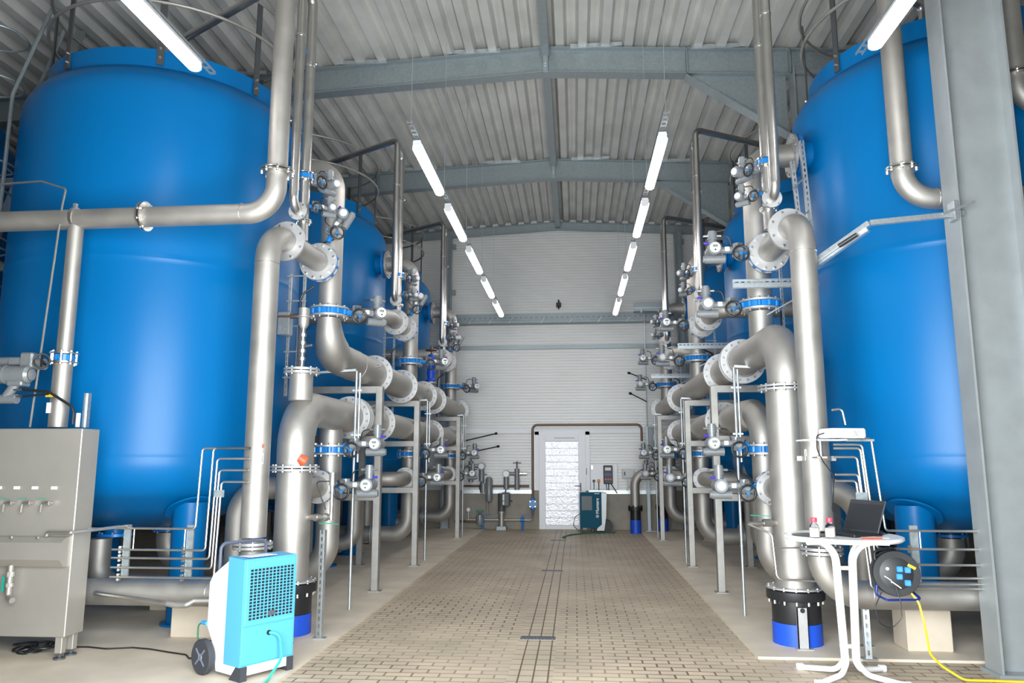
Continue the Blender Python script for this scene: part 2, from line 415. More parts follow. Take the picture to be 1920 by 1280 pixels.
# ------------------------------------------------------------------ lamps
def lamp_proto():
    t = Thing('strip_lamp', 'x', 'lamp', (0,0,0))
    L = 1.46
    prof = [(-.045,.035),(-.055,.0),(-.05,-.03),(-.02,-.048),(.02,-.048),(.05,-.03),(.055,.0),(.045,.035)]
    t.part('diffuser', MB().prism([(a,b-.01) for a,b in prof], .03, L-.03, lambda a,b,d: V(a,d,b)), LAMP)
    t.part('housing', MB().prism([(-.047,.025),(.047,.025),(.04,.06),(-.04,.06)], 0, L, lambda a,b,d: V(a,d,b)), LAMPH)
    for y in (0, L-.03): t.part('end_cap', MB().prism([(a*.9,b*.9-.008) for a,b in prof], y, y+.03, lambda a,b,d: V(a,d,b)), LAMPH)
    mb = MB()
    for y in (.3, L-.3): mb.box(-.032, .032, y-.02, y+.02, .06, .087)
    t.part('clip', mb, BOLT)
    return t.o
lp = lamp_proto(); used = [0]
def lamp(x, y, label, group):
    o = lp if not used[0] else copy_tree(lp); used[0] = 1
    o.location = (x, y, 5.0); o['label'] = label
    if group: o['group'] = group
PLACE = ['first', 'second', 'third', 'fourth', 'fifth']
for s, x in ((-1, -1.67), (1, .97)):
    for i in range(5):
        lamp(x, 7.72+2.05*i, '%s hanging strip lamp of the long %s row, counted from the camera' % (PLACE[i], SIDE[s]), 'strip lamps in the long %s row' % SIDE[s])
lamp(-3.24, 4.46, 'large bright strip lamp hanging in front of the top of the nearest left tank', 'outer strip lamps near the camera')
lamp(2.50, 4.58, 'large bright strip lamp hanging in front of the top of the nearest right tank', 'outer strip lamps near the camera')
lamp(-8.9, 7.6, 'small strip lamp at the far left edge beyond the nearest left tank', None)
def rail(x, y0, y1, label):
    t = Thing('lamp_rail', label, 'rail', (x, y0, 5.1), 'perforated rails the strip lamps hang from')
    mb = MB()
    for sx in (-.026, .026): mb.box(x+sx-.004, x+sx+.004, y0, y1, 5.085, 5.105)
    n = int((y1-y0)/.1)
    for i in range(n+1): mb.box(x-.026, x+.026, y0+i*.1-.018 if i else y0, y0+i*.1+.018, 5.087, 5.091)
    t.part('channel', mb, GALVL, smooth=False)
    y = y0+.08
    while y < y1:
        t.part('hanger_wire', MB().cyl((x,y,5.09), (x,y,roof_z(x)+.05), .0035, 5), GALVL); y += 2.05
rail(-1.67, 7.34, 17.6, 'perforated steel rail above the long left row of strip lamps')
rail(.97, 7.34, 17.6, 'perforated steel rail above the long right row of strip lamps')
rail(-3.24, 4.3, 6.2, 'short perforated rail above the large near left strip lamp')
rail(2.50, 4.4, 6.35, 'short perforated rail above the large near right strip lamp')

# ------------------------------------------------------------------ flanged pipework helpers
def flange(t, c, ax, R, rin=0, n=12, m=PLATE, pair=True, th=.022, gap=.01, parent=None, b=.012):
    mb = MB(); w = Vector(ax).normalized(); c = Vector(c)
    if pair:
        mb.disc(c-w*(th/2+gap/2), ax, R, th, rin); mb.disc(c+w*(th/2+gap/2), ax, R, th, rin); T = 2*th+gap
    else: mb.disc(c, ax, R, th, rin); T = th
    f = t.part('flange', mb, m, parent)
    bolt_set(t, f, c, ax, R*.86, n, T, b, BOLTD if m is PLATE else BOLT)
    return f
def bolt_set(t, f, c, ax, R, n, T, b, m):
    if Vector(c).y > 10.6: t.part('bolt_ring', MB().bolts(c, ax, R, n, T, b), m, f); return
    u, v, w = basis(ax); c = Vector(c); first = None
    for i in range(n):
        a = 2*PI*(i+.5)/n; d = (u*math.cos(a)+v*math.sin(a))*R
        if first is None: first = t.part('bolt', MB().cyl(c+d-w*(T/2+b*1.1), c+d+w*(T/2+b*1.1), b, 6), m, f); d0 = d
        else:
            o = first.copy(); COL.objects.link(o); o.parent = f; o.location = d-d0
def wafer(label, c, ax, R, r, group, n=12):                  # blue wafer valve with steel flanges
    c = Vector(c); w = Vector(ax).normalized()
    t = Thing('butterfly_valve', label, 'valve', c, group)
    mb = MB().disc(c, ax, R*.93, .062, 0, 32)
    u, v, _ = basis(ax)
    for i in range(n):
        a = 2*PI*(i+.5)/n; p = c+(u*math.cos(a)+v*math.sin(a))*R*.9; mb.cyl(p-w*.028, p+w*.028, .026, 8)
    t.part('body', mb, VBLUE)
    for sg in (-1,1):
        f = t.part('flange', MB().disc(c+w*sg*.044, ax, R, .020, r*.5), PLATE)
        bolt_set(t, f, c+w*sg*.055, ax, R*.87, n, .01, .0125, BOLT)
    return t

# ------------------------------------------------------------------ valve actuators (prototypes, stem towards the aisle)
def actuator_proto(m, face):
    t = Thing('valve_actuator', 'x', 'actuator', (0,0,0))
    def P(x, y, z): return V(m*x, y, z)
    mb = MB(); mb.cyl(P(-.02,0,0), P(.07,0,0), .032, 16); t.part('valve_neck', mb, VBLUE)
    mb = MB(); mb.cbox(m*.06, m*.16, -.055, .055, -.06, .06, .015); mb.cyl(P(.11,0,-.055), P(.11,0,.085), .05, 18)
    mb.cyl(P(.11,-.07,0), P(.11,.07,0), .045, 16); mb.cyl(P(.155,0,.02), P(.30,0,.02), .036, 16)
    g = t.part('gearbox', mb, GREY); t.part('rating_plate', MB().box(m*.20, m*.245, -.041, -.037, -.0, .045), PAPER, g)
    t.part('terminal_cover', MB().cbox(m*.07, m*.12, -.078, -.055, .03, .075, .004), GREYD, g)
    # handwheel facing the camera
    c = P(.105, -.125, -.05); mb = MB().torus(c, (0,1,0), .078, .0115, 26, 8)
    hw = t.part('handwheel', mb, BLACK)
    mb = MB()
    for a in (30, 150, 270): mb.bar(c, c+V(math.cos(R_(a))*.075, 0, math.sin(R_(a))*.075), .018, .012, (0,1,0))
    mb.cyl(c, c+V(0,.09,0), .014, 10); t.part('spoke', mb, GREYD, hw)
    t.part('hub', MB().cyl(c-V(0,.012,0), c+V(0,.01,0), .017, 14), VBLUE, hw)
    # control head
    mb = MB(); h = P(.36, 0, .02)
    mb.cyl(h+V(0,-.10,0), h+V(0,.12,0), .068, 24); mb.cyl(h+V(0,-.115,0), h+V(0,-.10,0), .058, 24, ) 
    mb.cyl(h+V(0,.12,0), h+V(0,.20,0), .05, 20)
    hd = t.part('control_head', mb, GREY)
    if face:
        t.part('display_face', MB().lathe([(.054,0),(.054,.008),(.045,.012)], h+V(0,-.115,0), 24, (0,-1,0)), WHITE, hd)
        t.part('display_screen', MB().box(h.x-.026, h.x+.026, h.y-.130, h.y-.126, h.z+.002, h.z+.028), SCREEN, hd)
        t.part('selector_knob', MB().cyl(h+V(0,-.135,-.026), h+V(0,-.12,-.026), .009, 10), BLACK, hd)
    else:
        t.part('end_cap', MB().lathe([(.048,0),(.048,.014),(.036,.024)], h+V(0,-.115,0), 24, (0,-1,0)), LAMPH, hd)
    # plug connector on top
    q = P(.36, .02, .08); mb = MB(); mb.cyl(q, q+V(0,0,.07), .044, 18); mb.cyl(q+V(0,0,.055), q+V(0,0,.07), .054, 18); mb.cyl(q+V(0,0,.07), q+V(0,0,.13), .048, 18); mb.cyl(q+V(0,0,.13), q+V(0,0,.15), .040, 18)
    pg = t.part('plug_connector', mb, GREY)
    for e in (-1,1): t.part('cable_gland', MB().cyl(q+P(.04*e,0,.10), q+P(.09*e,0,.10), .013, 10), BOLT, pg)
    t.part('violet_plug', MB().cyl(q+P(.04,-.01,.02), q+P(.09,-.01,.02), .014, 10), VIOLET, pg)
    # motor
    mb = MB(); mb.cyl(P(.24,.02,-.07), P(.44,.02,-.07), .045, 20); mb.cyl(P(.44,.02,-.07), P(.46,.02,-.07), .036, 20); t.part('motor', mb, GREY)
    # cable
    mb = MB(); mb.pipe([q+P(-.08,0,.10), q+P(-.17,0,.09), q+P(-.22,.02,-.10), q+P(-.30,.06,-.12), q+P(-.38,.12,-.02)], .007, .05, 7); t.part('cable', mb, BLACK)
    return t.o
PROTO = {}
def actuator(s, loc, label, face=True, rot=(0,0,0), sc=1.0):
    key = (s, face)
    if key not in PROTO: o = actuator_proto(-s, face); PROTO[key] = o
    else: o = copy_tree(PROTO[key])
    o.location = loc; o.rotation_euler = rot; o.scale = (sc,)*3
    o['label'] = label; o['group'] = 'grey electric valve actuators on the pipework'

# ------------------------------------------------------------------ tanks
TY = 8.35; PITCH = 4.2; TR = 1.55
def tank_profile():
    pr = [(0,.88),(.35,.90),(.7,.96),(1.0,1.06),(1.17,1.14)]+[(1.16+(TR-1.16)*math.cos(R_(a)), 1.63-.43*math.sin(R_(a))) for a in (72,60,48,36,24,12,5,0)]
    pr += [(TR+.003,1.63),(TR+.003,1.65),(TR,1.66),(TR,1.70),(TR,2.6),(TR,3.54),(TR,3.58),(TR+.003,3.59),(TR+.003,3.61),(TR,3.62),(TR,3.66),(TR,4.5),(TR,5.2),(TR,5.28)]
    pr += [(1.545,5.38),(1.525,5.47),(1.48,5.56),(1.41,5.64),(1.30,5.72),(1.15,5.80),(.9,5.89),(.6,5.96),(.3,6.0),(0,6.01)]
    return pr
def tank(s, d, k, label, group):
    cx, cy = X(s, d), TY+PITCH*k; c = V(cx, cy, 0)
    t = Thing('filter_tank', label, 'tank', c, group)
    t.part('shell', MB().lathe(tank_profile(), c, 96), BLUE, ang=50)
    t.part('dome_skirt', MB().lathe([(1.315,5.68),(1.325,5.68),(1.33,5.90),(1.317,5.90)], c, 72), BLUE)
    for sx in (-1,1):
        for sy in (-1,1):
            lx, ly = cx+sx*.92, cy+sy*.76
            lg = t.part('leg', MB().cyl((lx,ly,0), (lx,ly,1.2), .17, 28), BLUE)
            rn = V(sx*.92,sy*.76,0).normalized(); t.part('leg_collar', MB().disc(V(lx,ly,1.135), (rn*.50+V(0,0,-.86)), .245, .016, 0, 32), BLUE, lg)
            t.part('base_plate', MB().cyl((lx,ly,.022), (lx,ly,.045), .22, 24), BLUE, lg)
    for (ax_, ay_) in ((.1,.35),(-.15,-.3)):                 # bottom outlets
        nz = t.part('bottom_nozzle', MB().cyl((cx-s*ax_,cy+ay_,.84), (cx-s*ax_,cy+ay_,1.0), .11, 20), BLUE)
        t.part('nozzle_flange', MB().disc((cx-s*ax_,cy+ay_,.83), (0,0,1), .18, .03).bolts((cx-s*ax_,cy+ay_,.83), (0,0,1), .15, 8, .03, .012), VBLUE, nz)
    # manhole stub near the top, aisle side
    nz = t.part('side_nozzle', MB().cyl((cx-s*1.50,cy-.25,4.9), (cx-s*1.62,cy-.25,4.9), .15, 24), BLUE)
    t.part('nozzle_flange', MB().disc((cx-s*1.64,cy-.25,4.9), (1,0,0), .235, .04).bolts((cx-s*1.64,cy-.25,4.9), (1,0,0), .2, 10, .04, .014), VBLUE, nz)
    return t
def guard(s, d, k, label, group):
    cx, cy = X(s, d), TY+PITCH*k
    t = Thing('guard_rail', label, 'railing', (cx, cy, 5.7), group)
    for z in (6.42, 6.84):
        mb = MB(); mb.arc((cx,cy,z), (0,0,1), 1.37, .019, R_(20) if s < 0 else R_(20), R_(380) if False else R_(340), 48, 8); t.part('handrail', mb, STEEL)
    for i in range(8):
        a = R_(22.5+45*i); px, py = cx+1.343*math.cos(a), cy+1.343*math.sin(a)
        mb = MB(); M = Matrix.Translation((px,py,0)) @ Matrix.Rotation(a, 4, 'Z'); mb.box(-.008, .008, -.035, .035, 5.72, 6.86, M)
        p = t.part('post', mb, DARK, smooth=False)
        t.part('bolt', MB().cyl(M@V(.0,0,5.80), M@V(.025,0,5.80), .013, 6).cyl(M@V(.0,0,5.90), M@V(.025,0,5.90), .013, 6), BOLT, p)
def ladder(s, d, k, label, group):
    cx, cy = X(s, d), TY+PITCH*k
    a = R_(200) if s < 0 else R_(-20)
    a = PI+R_(14) if s < 0 else R_(-14)
    M = Matrix.Translation((cx,cy,0)) @ Matrix.Rotation(a, 4, 'Z')
    t = Thing('tank_ladder', label, 'ladder', (cx+1.72*math.cos(a), cy+1.72*math.sin(a), 0), group)
    for sy in (-1,1): t.part('stile', MB().pipe([M@V(1.72,sy*.2,.3), M@V(1.72,sy*.2,5.8), M@V(1.4,sy*.2,6.9)], .022, .3, 8), GALV)
    mb = MB()
    for i in range(20): mb.cyl(M@V(1.72,-.2,.6+i*.27), M@V(1.72,.2,.6+i*.27), .012, 8)
    t.part('rung', mb, GALV)
    for z in (3.0, 4.0, 5.0, 6.0, 6.6):
        pts = [M@V(1.72+.36*(1-math.cos(b))*1.0, .34*math.sin(b) if False else .33*math.cos(b+PI/2)*-1, z) for b in [2*PI*i/20 for i in range(20)]]
        t.part('safety_hoop', MB().tube(pts, .012, 6, closed=True), GALV)
for s in (-1,1):
    g = 'blue pressure filter tanks in the %s row' % SIDE[s]
    for k in range(3):
        tank(s, 4.45, k, '%s tall blue cylindrical tank on blue legs in the %s row' % (ORD[k].capitalize() if False else ORD[k], SIDE[s]), g)
        guard(s, 4.45, k, 'round steel guard railing on top of the %s %s-hand blue tank' % (ORD[k], SIDE[s]), 'guard railings on the tank tops')
        ladder(s, 4.45, k, 'caged steel ladder on the outer side of the %s %s-hand blue tank' % (ORD[k], SIDE[s]), 'caged tank ladders')
tank(1, 8.3, 0, 'blue tank of the outer right row, glimpsed right of the big steel column', None)
tank(-1, 8.3, 0, 'blue tank of the outer left row, glimpsed beyond the nearest left tank', None)

# ------------------------------------------------------------------ per-tank pipework
HD = 2.34                                                    # header line, metres from the centre line
HZ = 2.77; LZ = 2.13; HR = .185
BY = 6.66; BZ = 3.74; BR = .112
def BDf(s): return 2.47 if s < 0 else 2.38
for s in (-1,1):
    sd = SIDE[s]
    for k in range(3):
        o = ORD[k]; y = PITCH*k; w = '%s %s-hand tank' % (o, sd)
        ry = 8.1+y; rx = X(s,HD)
        # riser from the tank's side nozzle down to the upper header
        t = Thing('riser_pipe', 'wide stainless riser bending from the top nozzle of the %s' % w, 'pipe', (rx,ry,HZ), 'stainless risers beside the tanks')
        pts = [(X(s,4.45-1.66),ry,4.9), (rx,ry,4.9), (rx,ry,3.30)]
        t.part('bend', MB().pipe(pts, .125, .24, 24), STEEL)
        if s < 0 and k == 0:
            t.part('lower_bend', MB().tube(fillet([(rx,ry,3.17),(rx,ry,HZ),(rx,ry+.95,HZ)], .42, 10), [.125]+[.125+.06*min(1,i/6) for i in range(12)], 24), STEEL)
        else: t.part('lower_leg', MB().cyl((rx,ry,HZ+.1), (rx,ry,3.17), .125, 24), STEEL)
        flange(t, (X(s,4.45-1.69),ry,4.9), (1,0,0), .235, 0, 12, pair=False, th=.03)
        wafer('blue butterfly valve half way down the riser, %s' % w, (rx,ry,3.235), (0,0,1), .215, .125, 'blue butterfly valves in the risers')
        actuator(s, (rx-s*.20, ry, 3.235), 'grey actuator on the riser valve at the %s' % w, True if s < 0 else False, (R_(0),0,R_(35 if s < 0 else 0)))
        # branch into the riser
        by = ry-.13
        v0 = by-.14
        wafer('blue butterfly valve between branch pipe and riser, %s' % w, (X(s,2.38),v0,BZ), (0,1,0), .205, .12, 'blue valves between branch pipes and risers')
        if k == 0:
            t = Thing('backwash_pipe', 'tall stainless pipe bending back to the riser of the %s' % w, 'pipe', (X(s,BDf(s)),BY,0), 'tall stainless pipes in front of the nearest tanks')
            bz = .47 if s < 0 else .53
            up = fillet([(X(s,BDf(s)),BY,.95),(X(s,BDf(s)),BY,BZ),(X(s,2.38),v0-.06,BZ)], .30, 10)
            t.part('tube', MB().tube(up, BR, 28), STEEL)
            t.part('floor_bend', MB().tube(fillet([(X(s,BDf(s)),BY,.84),(X(s,BDf(s)),BY,bz),(X(s,BDf(s)+.9),BY,bz)], .34, 12), BR, 28), STEEL)
            t.part('floor_run', MB().cyl((X(s,BDf(s)+.9),BY,bz), (X(s,7.8),BY,bz), BR, 28), STEEL)
            t.part('weld_seam', MB().torus((X(s,BDf(s)),BY,BZ-.32), (0,0,1), BR, .004, 28, 6).torus((X(s,BDf(s)+.36),BY,bz), (1,0,0), BR, .004, 28, 6), STEELB)
            flange(t, (X(s,BDf(s)*.7+2.38*.3),BY+.36,BZ), (-s*.09,1,0), .20, BR, 8, pair=False, th=.03)
            flange(t, (X(s,BDf(s)),BY,.88), (0,0,1), .17, BR, 8)
            t.part('riser_stub', MB().cyl((X(s,2.37),v0+.04,BZ), (X(s,HD),ry,BZ), .12, 24), STEEL)
        else:
            t = Thing('branch_pipe', 'stainless branch pipe joining the riser of the %s' % w, 'pipe', (X(s,3.4),ry-1.3,0), 'stainless branch pipes between the tanks')
            yb = ry-1.45
            t.part('tube', MB().pipe([(X(s,3.75),yb,.05),(X(s,3.75),yb,BZ),(X(s,2.38),yb,BZ),(X(s,2.38),v0-.06,BZ)], .115, .24, 24), STEEL)
            flange(t, (X(s,2.38),yb+.55,BZ), (0,1,0), .20, .115, 8, pair=False, th=.03)
            flange(t, (X(s,2.38),v0-.07,BZ), (0,1,0), .20, .115, 8, pair=False, th=.03)
            t.part('riser_stub', MB().cyl((X(s,2.38),v0+.04,BZ), (X(s,HD),ry,BZ), .12, 24), STEEL)
        if s < 0: actuator(s, (rx+.06, v0-.02, BZ+.24), 'grey actuator above the branch valve at the %s' % w, False, (0,R_(-62),R_(20)), .9)
        else: actuator(s, (rx-.155, v0+.0, BZ+.02), 'grey actuator with round display on the branch valve, %s' % w, True)
        # vent pipe from the tank top, down beside the riser
        vy = 7.27+y; vx = X(s,2.37 if s < 0 else 2.265)
        t = Thing('vent_pipe', 'slim stainless vent pipe with blue collar beside the riser of the %s' % w, 'pipe', (vx,vy,BZ), 'slim stainless vent pipes')
        t.part('tube', MB().pipe([(vx,vy-.33,6.50),(vx,vy,6.50),(vx,vy,BZ+.08)], .052, .12, 18), STEELB)
        cl = t.part('blue_collar', MB().disc((vx,vy,4.50), (0,0,1), .078, .05), VBLUE)
        t.part('collar_ring', MB().disc((vx,vy,4.535), (0,0,1), .085, .012).disc((vx,vy,4.465), (0,0,1), .085, .012).bolts((vx,vy,4.5), (0,0,1), .072, 4, .09, .008), BOLT, cl)
        flange(t, (vx,vy,4.02), (0,0,1), .085, .05, 6, BOLT, th=.010, gap=.006, b=.008)
        t.part('clamp', MB().disc((vx,vy,5.72), (0,0,1), .056, .02, .045).box(vx+.05, vx+.10, vy-.06, vy-.045, 5.70, 5.74).cyl((vx+.08,vy-.07,5.72),(vx+.08,vy-.04,5.72),.012,8), BOLT)
        py = 6.92+y; px = X(s,2.35 if s < 0 else 2.245)
        t = Thing('drain_pipe', 'slim stainless pipe from the tank top, ending in a blank flange, %s' % w, 'pipe', (px,py,4.0), 'thin stainless pipes with blank flanges')
        t.part('tube', MB().pipe([(X(s,4.25),py+1.15,5.97),(X(s,4.25),py+1.15,6.60),(px,py,6.60),(px,py,4.06),(px,py+.13,4.06)], .046, .11, 16), STEELB)
        flange(t, (px,py+.13,4.06), (0,1,0), .092, 0, 4, PLATE, pair=False, th=.016, b=.010)
        t.part('clamp', MB().disc((px,py,5.86), (0,0,1), .052, .02, .04).bar((px,py,5.86), (px+s*.0-.0,vy,5.72), .012, .012), BOLT)
        actuator(s, (vx-s*.035, vy+.02, 4.49), 'grey actuator with handwheel on the vent pipe, %s' % w, False, (0,0,R_(60)*(-s) if s > 0 else R_(60)), .8)
        actuator(s, (vx-s*.03, vy+.03, 4.20), 'small grey actuator under the vent pipe actuator, %s' % w, False, (0,R_(0),R_(-40) if s > 0 else R_(40)), .66)
        # drop pipe from the lower header to the tank's underside
        dy = 8.5+y; dx = X(s,2.40)
        t = Thing('drop_pipe', 'stainless drop pipe with low bend running under the %s' % w, 'pipe', (dx,dy,0), 'stainless drop pipes under the lower headers')
        t.part('tube', MB().pipe([(dx,dy,1.69),(dx,dy,.42),(X(s,4.35),dy+.2,.42),(X(s,4.35),dy+.2,.80)], .13, .30, 24, 10), STEEL)
        t.part('upper_tube', MB().cyl((dx,dy,1.78), (dx,dy,LZ if not (s > 0 and k == 0) else LZ-.3), .13, 24), STEEL)
        flange(t, (X(s,3.0),dy+.07,.42), (1,0,.0), .19, .13, 10, th=.02)
        wafer('blue butterfly valve under the lower header, %s' % w, (dx,dy,1.735), (0,0,1), .215, .13, 'blue butterfly valves in the drop pipes')
        actuator(s, (dx-s*.20, dy-.1, 1.78), 'grey actuator high on the drop pipe at the %s' % w, True, (0,0,0))
        # cross connection low down with its own valve
        yy = 7.62+y; qx = X(s,2.36)
        t = Thing('cross_pipe', 'stainless pipe rising and bending into the drop pipe at the %s' % w, 'pipe', (X(s,3.05),yy,0), 'bent stainless cross pipes near the floor')
        t.part('tube', MB().pipe([(X(s,4.55),yy+.1,.82),(X(s,4.55),yy+.1,.36),(X(s,3.05),yy,.36),(X(s,3.05),yy,1.34),(qx,yy,1.34),(qx,8.02+y,1.34)], .112, [.2,.22,.30,.26], 24, 10), STEEL)
        t.part('rear_tube', MB().cyl((qx,8.16+y,1.34), (dx,dy,1.34), .112, 24), STEEL)
        flange(t, (qx,8.01+y,1.34), (0,1,0), .175, .112, 8, pair=False, th=.026)
        wafer('blue butterfly valve in the low cross pipe at the %s' % w, (qx,8.10+y,1.34), (0,1,0), .165, .112, 'blue valves low on the cross pipes', 8)
        actuator(s, (qx-s*.16, 8.10+y, 1.34), 'grey actuator with handwheel low on the cross pipe, %s' % w, s < 0, (0,0,0))
        # vertical cable ladder between tank and riser
        lx, ly = X(s,2.66), 7.95+y if s < 0 else 8.72+y
        t = Thing('cable_ladder', 'narrow vertical cable ladder behind the riser, %s' % w, 'cable ladder', (lx,ly,2.3), 'vertical cable ladders')
        for q in (-.08,.08): t.part('side_rail', MB().strut((lx+q,ly,2.3), (lx+q,ly,4.1 if k or s > 0 else 3.65), .025, (0,1,0)), GALVL, smooth=False)
        mb = MB()
        for i in range(6): mb.bar((lx-.11,ly-.02,2.5+i*.28), (lx+.11,ly-.02,2.5+i*.28), .02, .015)
        t.part('rung', mb, GALVL); t.part('cable', MB().pipe([(lx+.05,ly-.03,2.3),(lx+.05,ly-.03,3.4),(lx-s*.2,ly-.03,3.5)], .012, .12, 8), BLACK)
        # horizontal support strut for the cables
        if s > 0:
            zz = 3.36; y3 = 7.9+y
            t = Thing('cable_strut', 'horizontal perforated strut crossing the riser, %s' % w, 'strut', (X(1,2.0),y3-.22,zz), 'horizontal perforated cable struts')
            t.part('channel', MB().strut((X(1,1.98),y3-.22,zz), (X(1,2.82),y3-.22,zz), .041, (0,0,-1)).strut((X(1,1.98),y3-.22,zz+.045), (X(1,2.82),y3-.22,zz+.045), .04, (0,-1,0)), GALVL, smooth=False)
            t.part('brace', MB().bar((X(1,2.3),y3-.20,zz-.30), (X(1,2.8),y3-.2,zz-.02), .03, .012), GALVL)
        # support frame under the headers
        fy = (9.6, 11.95, 16.3)[k] if s < 0 else (9.85, 12.2, 16.2)[k]
        t = Thing('pipe_support_frame', '%s steel support frame under the %s header pipes' % (o, sd), 'support frame', (X(s,HD),fy,0), 'steel support frames under the headers')
        for dd in (2.13, 3.0):
            mb = MB(); mb.cbox(X(s,dd)-.045, X(s,dd)+.045, fy-.045, fy+.045, .03, 2.56, .006); mb.box(X(s,dd)-.075, X(s,dd)+.075, fy-.075, fy+.075, .022, .034)
            t.part('post', mb, STEELF, smooth=False)
        t.part('crossbeam', MB().cbox(min(X(s,2.12),X(s,3.0)), max(X(s,2.12),X(s,3.0)), fy-.044, fy+.044, 2.47, 2.565, .005), STEELF, smooth=False)
        t.part('crossbeam', MB().cbox(min(X(s,2.12),X(s,3.0)), max(X(s,2.12),X(s,3.0)), fy-.044, fy+.044, 1.12, 1.21, .005), STEELF, smooth=False)
        t.part('crossbeam', MB().cbox(min(X(s,2.12),X(s,3.0)), max(X(s,2.12),X(s,3.0)), fy-.044, fy+.044, 1.84, 1.93, .005), STEELF, smooth=False)
        # slim conduit pole
        cy_ = 8.42+y; cx_ = X(s,2.10)
        t = Thing('conduit_pole', 'slim galvanised conduit pole standing before the %s' % w, 'pole', (cx_,cy_,0), 'slim galvanised conduit poles')
        t.part('tube', MB().cyl((cx_,cy_,.022), (cx_,cy_,2.62), .0155, 12), GALVL); t.part('side_tube', MB().cyl((cx_+.04,cy_,1.6), (cx_+.04,cy_,2.60), .012, 10), GALVL)
        t.part('bracket', MB().bar((cx_,cy_-.02,2.63), (X(s,2.62),cy_-.02,2.60), .04, .025).bar((cx_-.04,cy_,1.9), (cx_+.07,cy_,1.9), .02,.02).bar((cx_-.04,cy_,2.4), (cx_+.07,cy_,2.4), .02,.02), GALVL)
        # small valve station on slotted posts by the drop pipe
    # headers ----------------------------------------------------------------
    hx = X(s,HD)
    t = Thing('upper_header_pipe', 'large upper stainless header pipe running along the %s tank row' % sd, 'pipe', (hx,8,HZ), 'large stainless header pipes')
    if s < 0: t.part('tube', MB().cyl((hx,8.95,HZ), (hx,17.5,HZ), HR, 32), STEEL); rings = (10.05,11.7,13.4,14.4,17.5)
    else:
        t.part('tube', MB().tube(fillet([(hx,7.25,2.30),(hx,7.25,HZ),(hx,17.3,HZ)], .40, 12), .175, 32), STEEL); rings = (9.05,9.15,10.25,14.3,17.3)
    for yy in rings: flange(t, (hx,yy,HZ), (0,1,0), .262, HR*.9 if yy < 17 else 0, 16, th=.026, pair=False, b=.014)
    for yy in (9.0,12.6,15.6): t.part('weld_seam', MB().torus((hx,yy+.03,HZ), (0,1,0), HR+.002, .004, 32, 6), STEELB)
    mb = MB()
    for yy in (9.5,12.9,16.2): mb.cyl((hx-s*.18,yy,HZ+.04), (hx-s*.24,yy,HZ+.05), .014, 8).bar((hx-s*.23,yy-.04,HZ+.05), (hx-s*.23,yy+.04,HZ+.05), .012,.012)
    t.part('test_cock', mb, BOLT)
    t = Thing('lower_header_pipe', 'large lower stainless header pipe running along the %s tank row' % sd, 'pipe', (hx,8,LZ), 'large stainless header pipes')
    if s < 0:
        t.part('tube', MB().tube(fillet([(hx,7.25,1.56),(hx,7.25,LZ),(hx,16.7,LZ)], .38, 12), .175, 32), STEEL); rings = (9.0,9.08,9.16,10.3,14.2,16.7)
        t.part('top_stub', MB().cyl((hx,7.32,2.2), (hx,7.32,2.47), .115, 24), STEEL)
        flange(t, (hx,7.32,2.49), (0,0,1), .175, 0, 10)
    else:
        dyy = 8.5; t.part('tube', MB().tube(fillet([(X(1,2.40),dyy,1.79),(X(1,2.40),dyy,LZ),(hx,dyy+.6,LZ),(hx,17.0,LZ)], [.34,.4], 12), [.14]*13+[.175]*15, 32), STEEL); rings = (10.3,14.5,17.0)
    for yy in rings: flange(t, (hx,yy,LZ), (0,1,0), .255, HR*.9 if yy < 16.6 else 0, 16, th=.026, pair=False, b=.014)
    for yy in (9.9,12.6,15.6): t.part('weld_seam', MB().torus((hx,yy,LZ), (0,1,0), .177, .004, 32, 6), STEELB)
    # main vertical down to the floor collar
    hx = X(s, 2.34 if s < 0 else 2.31)
    ztop = 1.52 if s < 0 else 2.26
    t = Thing('floor_riser_pipe', 'thick vertical stainless pipe rising from a black and blue floor collar, %s side' % sd, 'pipe', (hx,7.25,0), 'thick stainless pipes rising from the floor')
    t.part('tube', MB().cyl((hx,7.25,.5), (hx,7.25,ztop), .168, 32), STEEL)
    flange(t, (hx,7.25,ztop+.02), (0,0,1), .235, 0, 14, th=.018, gap=.012)
    t.part('coupling_ring', MB().lathe([(.245,.40),(.25,.41),(.25,.475),(.235,.485),(.17,.49)], (hx,7.25,0), 40), BLACK)
    t.part('steel_flange', MB().disc((hx,7.25,.497), (0,0,1), .247, .014, .16), PLATE)
    t.part('coupling_body', MB().lathe([(.205,.20),(.208,.21),(.208,.40),(.20,.41)], (hx,7.25,0), 40), BLACK)
    t.part('blue_collar', MB().cyl((hx,7.25,.0), (hx,7.25,.205), .212, 40), DBLUE)
    t.part('bolt', MB().bolts((hx,7.25,.44), (0,0,1), .228, 14, .115, .013), BOLT)
    sx_ = hx-.02
    br = t.part('holding_bracket', MB().box(sx_-.045, sx_+.045, 6.99, 7.005, .03, .36).box(sx_-.045, sx_-.038, 6.99, 7.03, .03, .36).box(sx_+.038, sx_+.045, 6.99, 7.03, .03, .36).box(sx_-.07, sx_+.07, 6.95, 7.04, .022, .03), PLATE, smooth=False)
    t.part('anchor_bolt', MB().cyl((sx_,6.98,.34), (sx_,7.02,.34), .02, 10), BLACK, br)

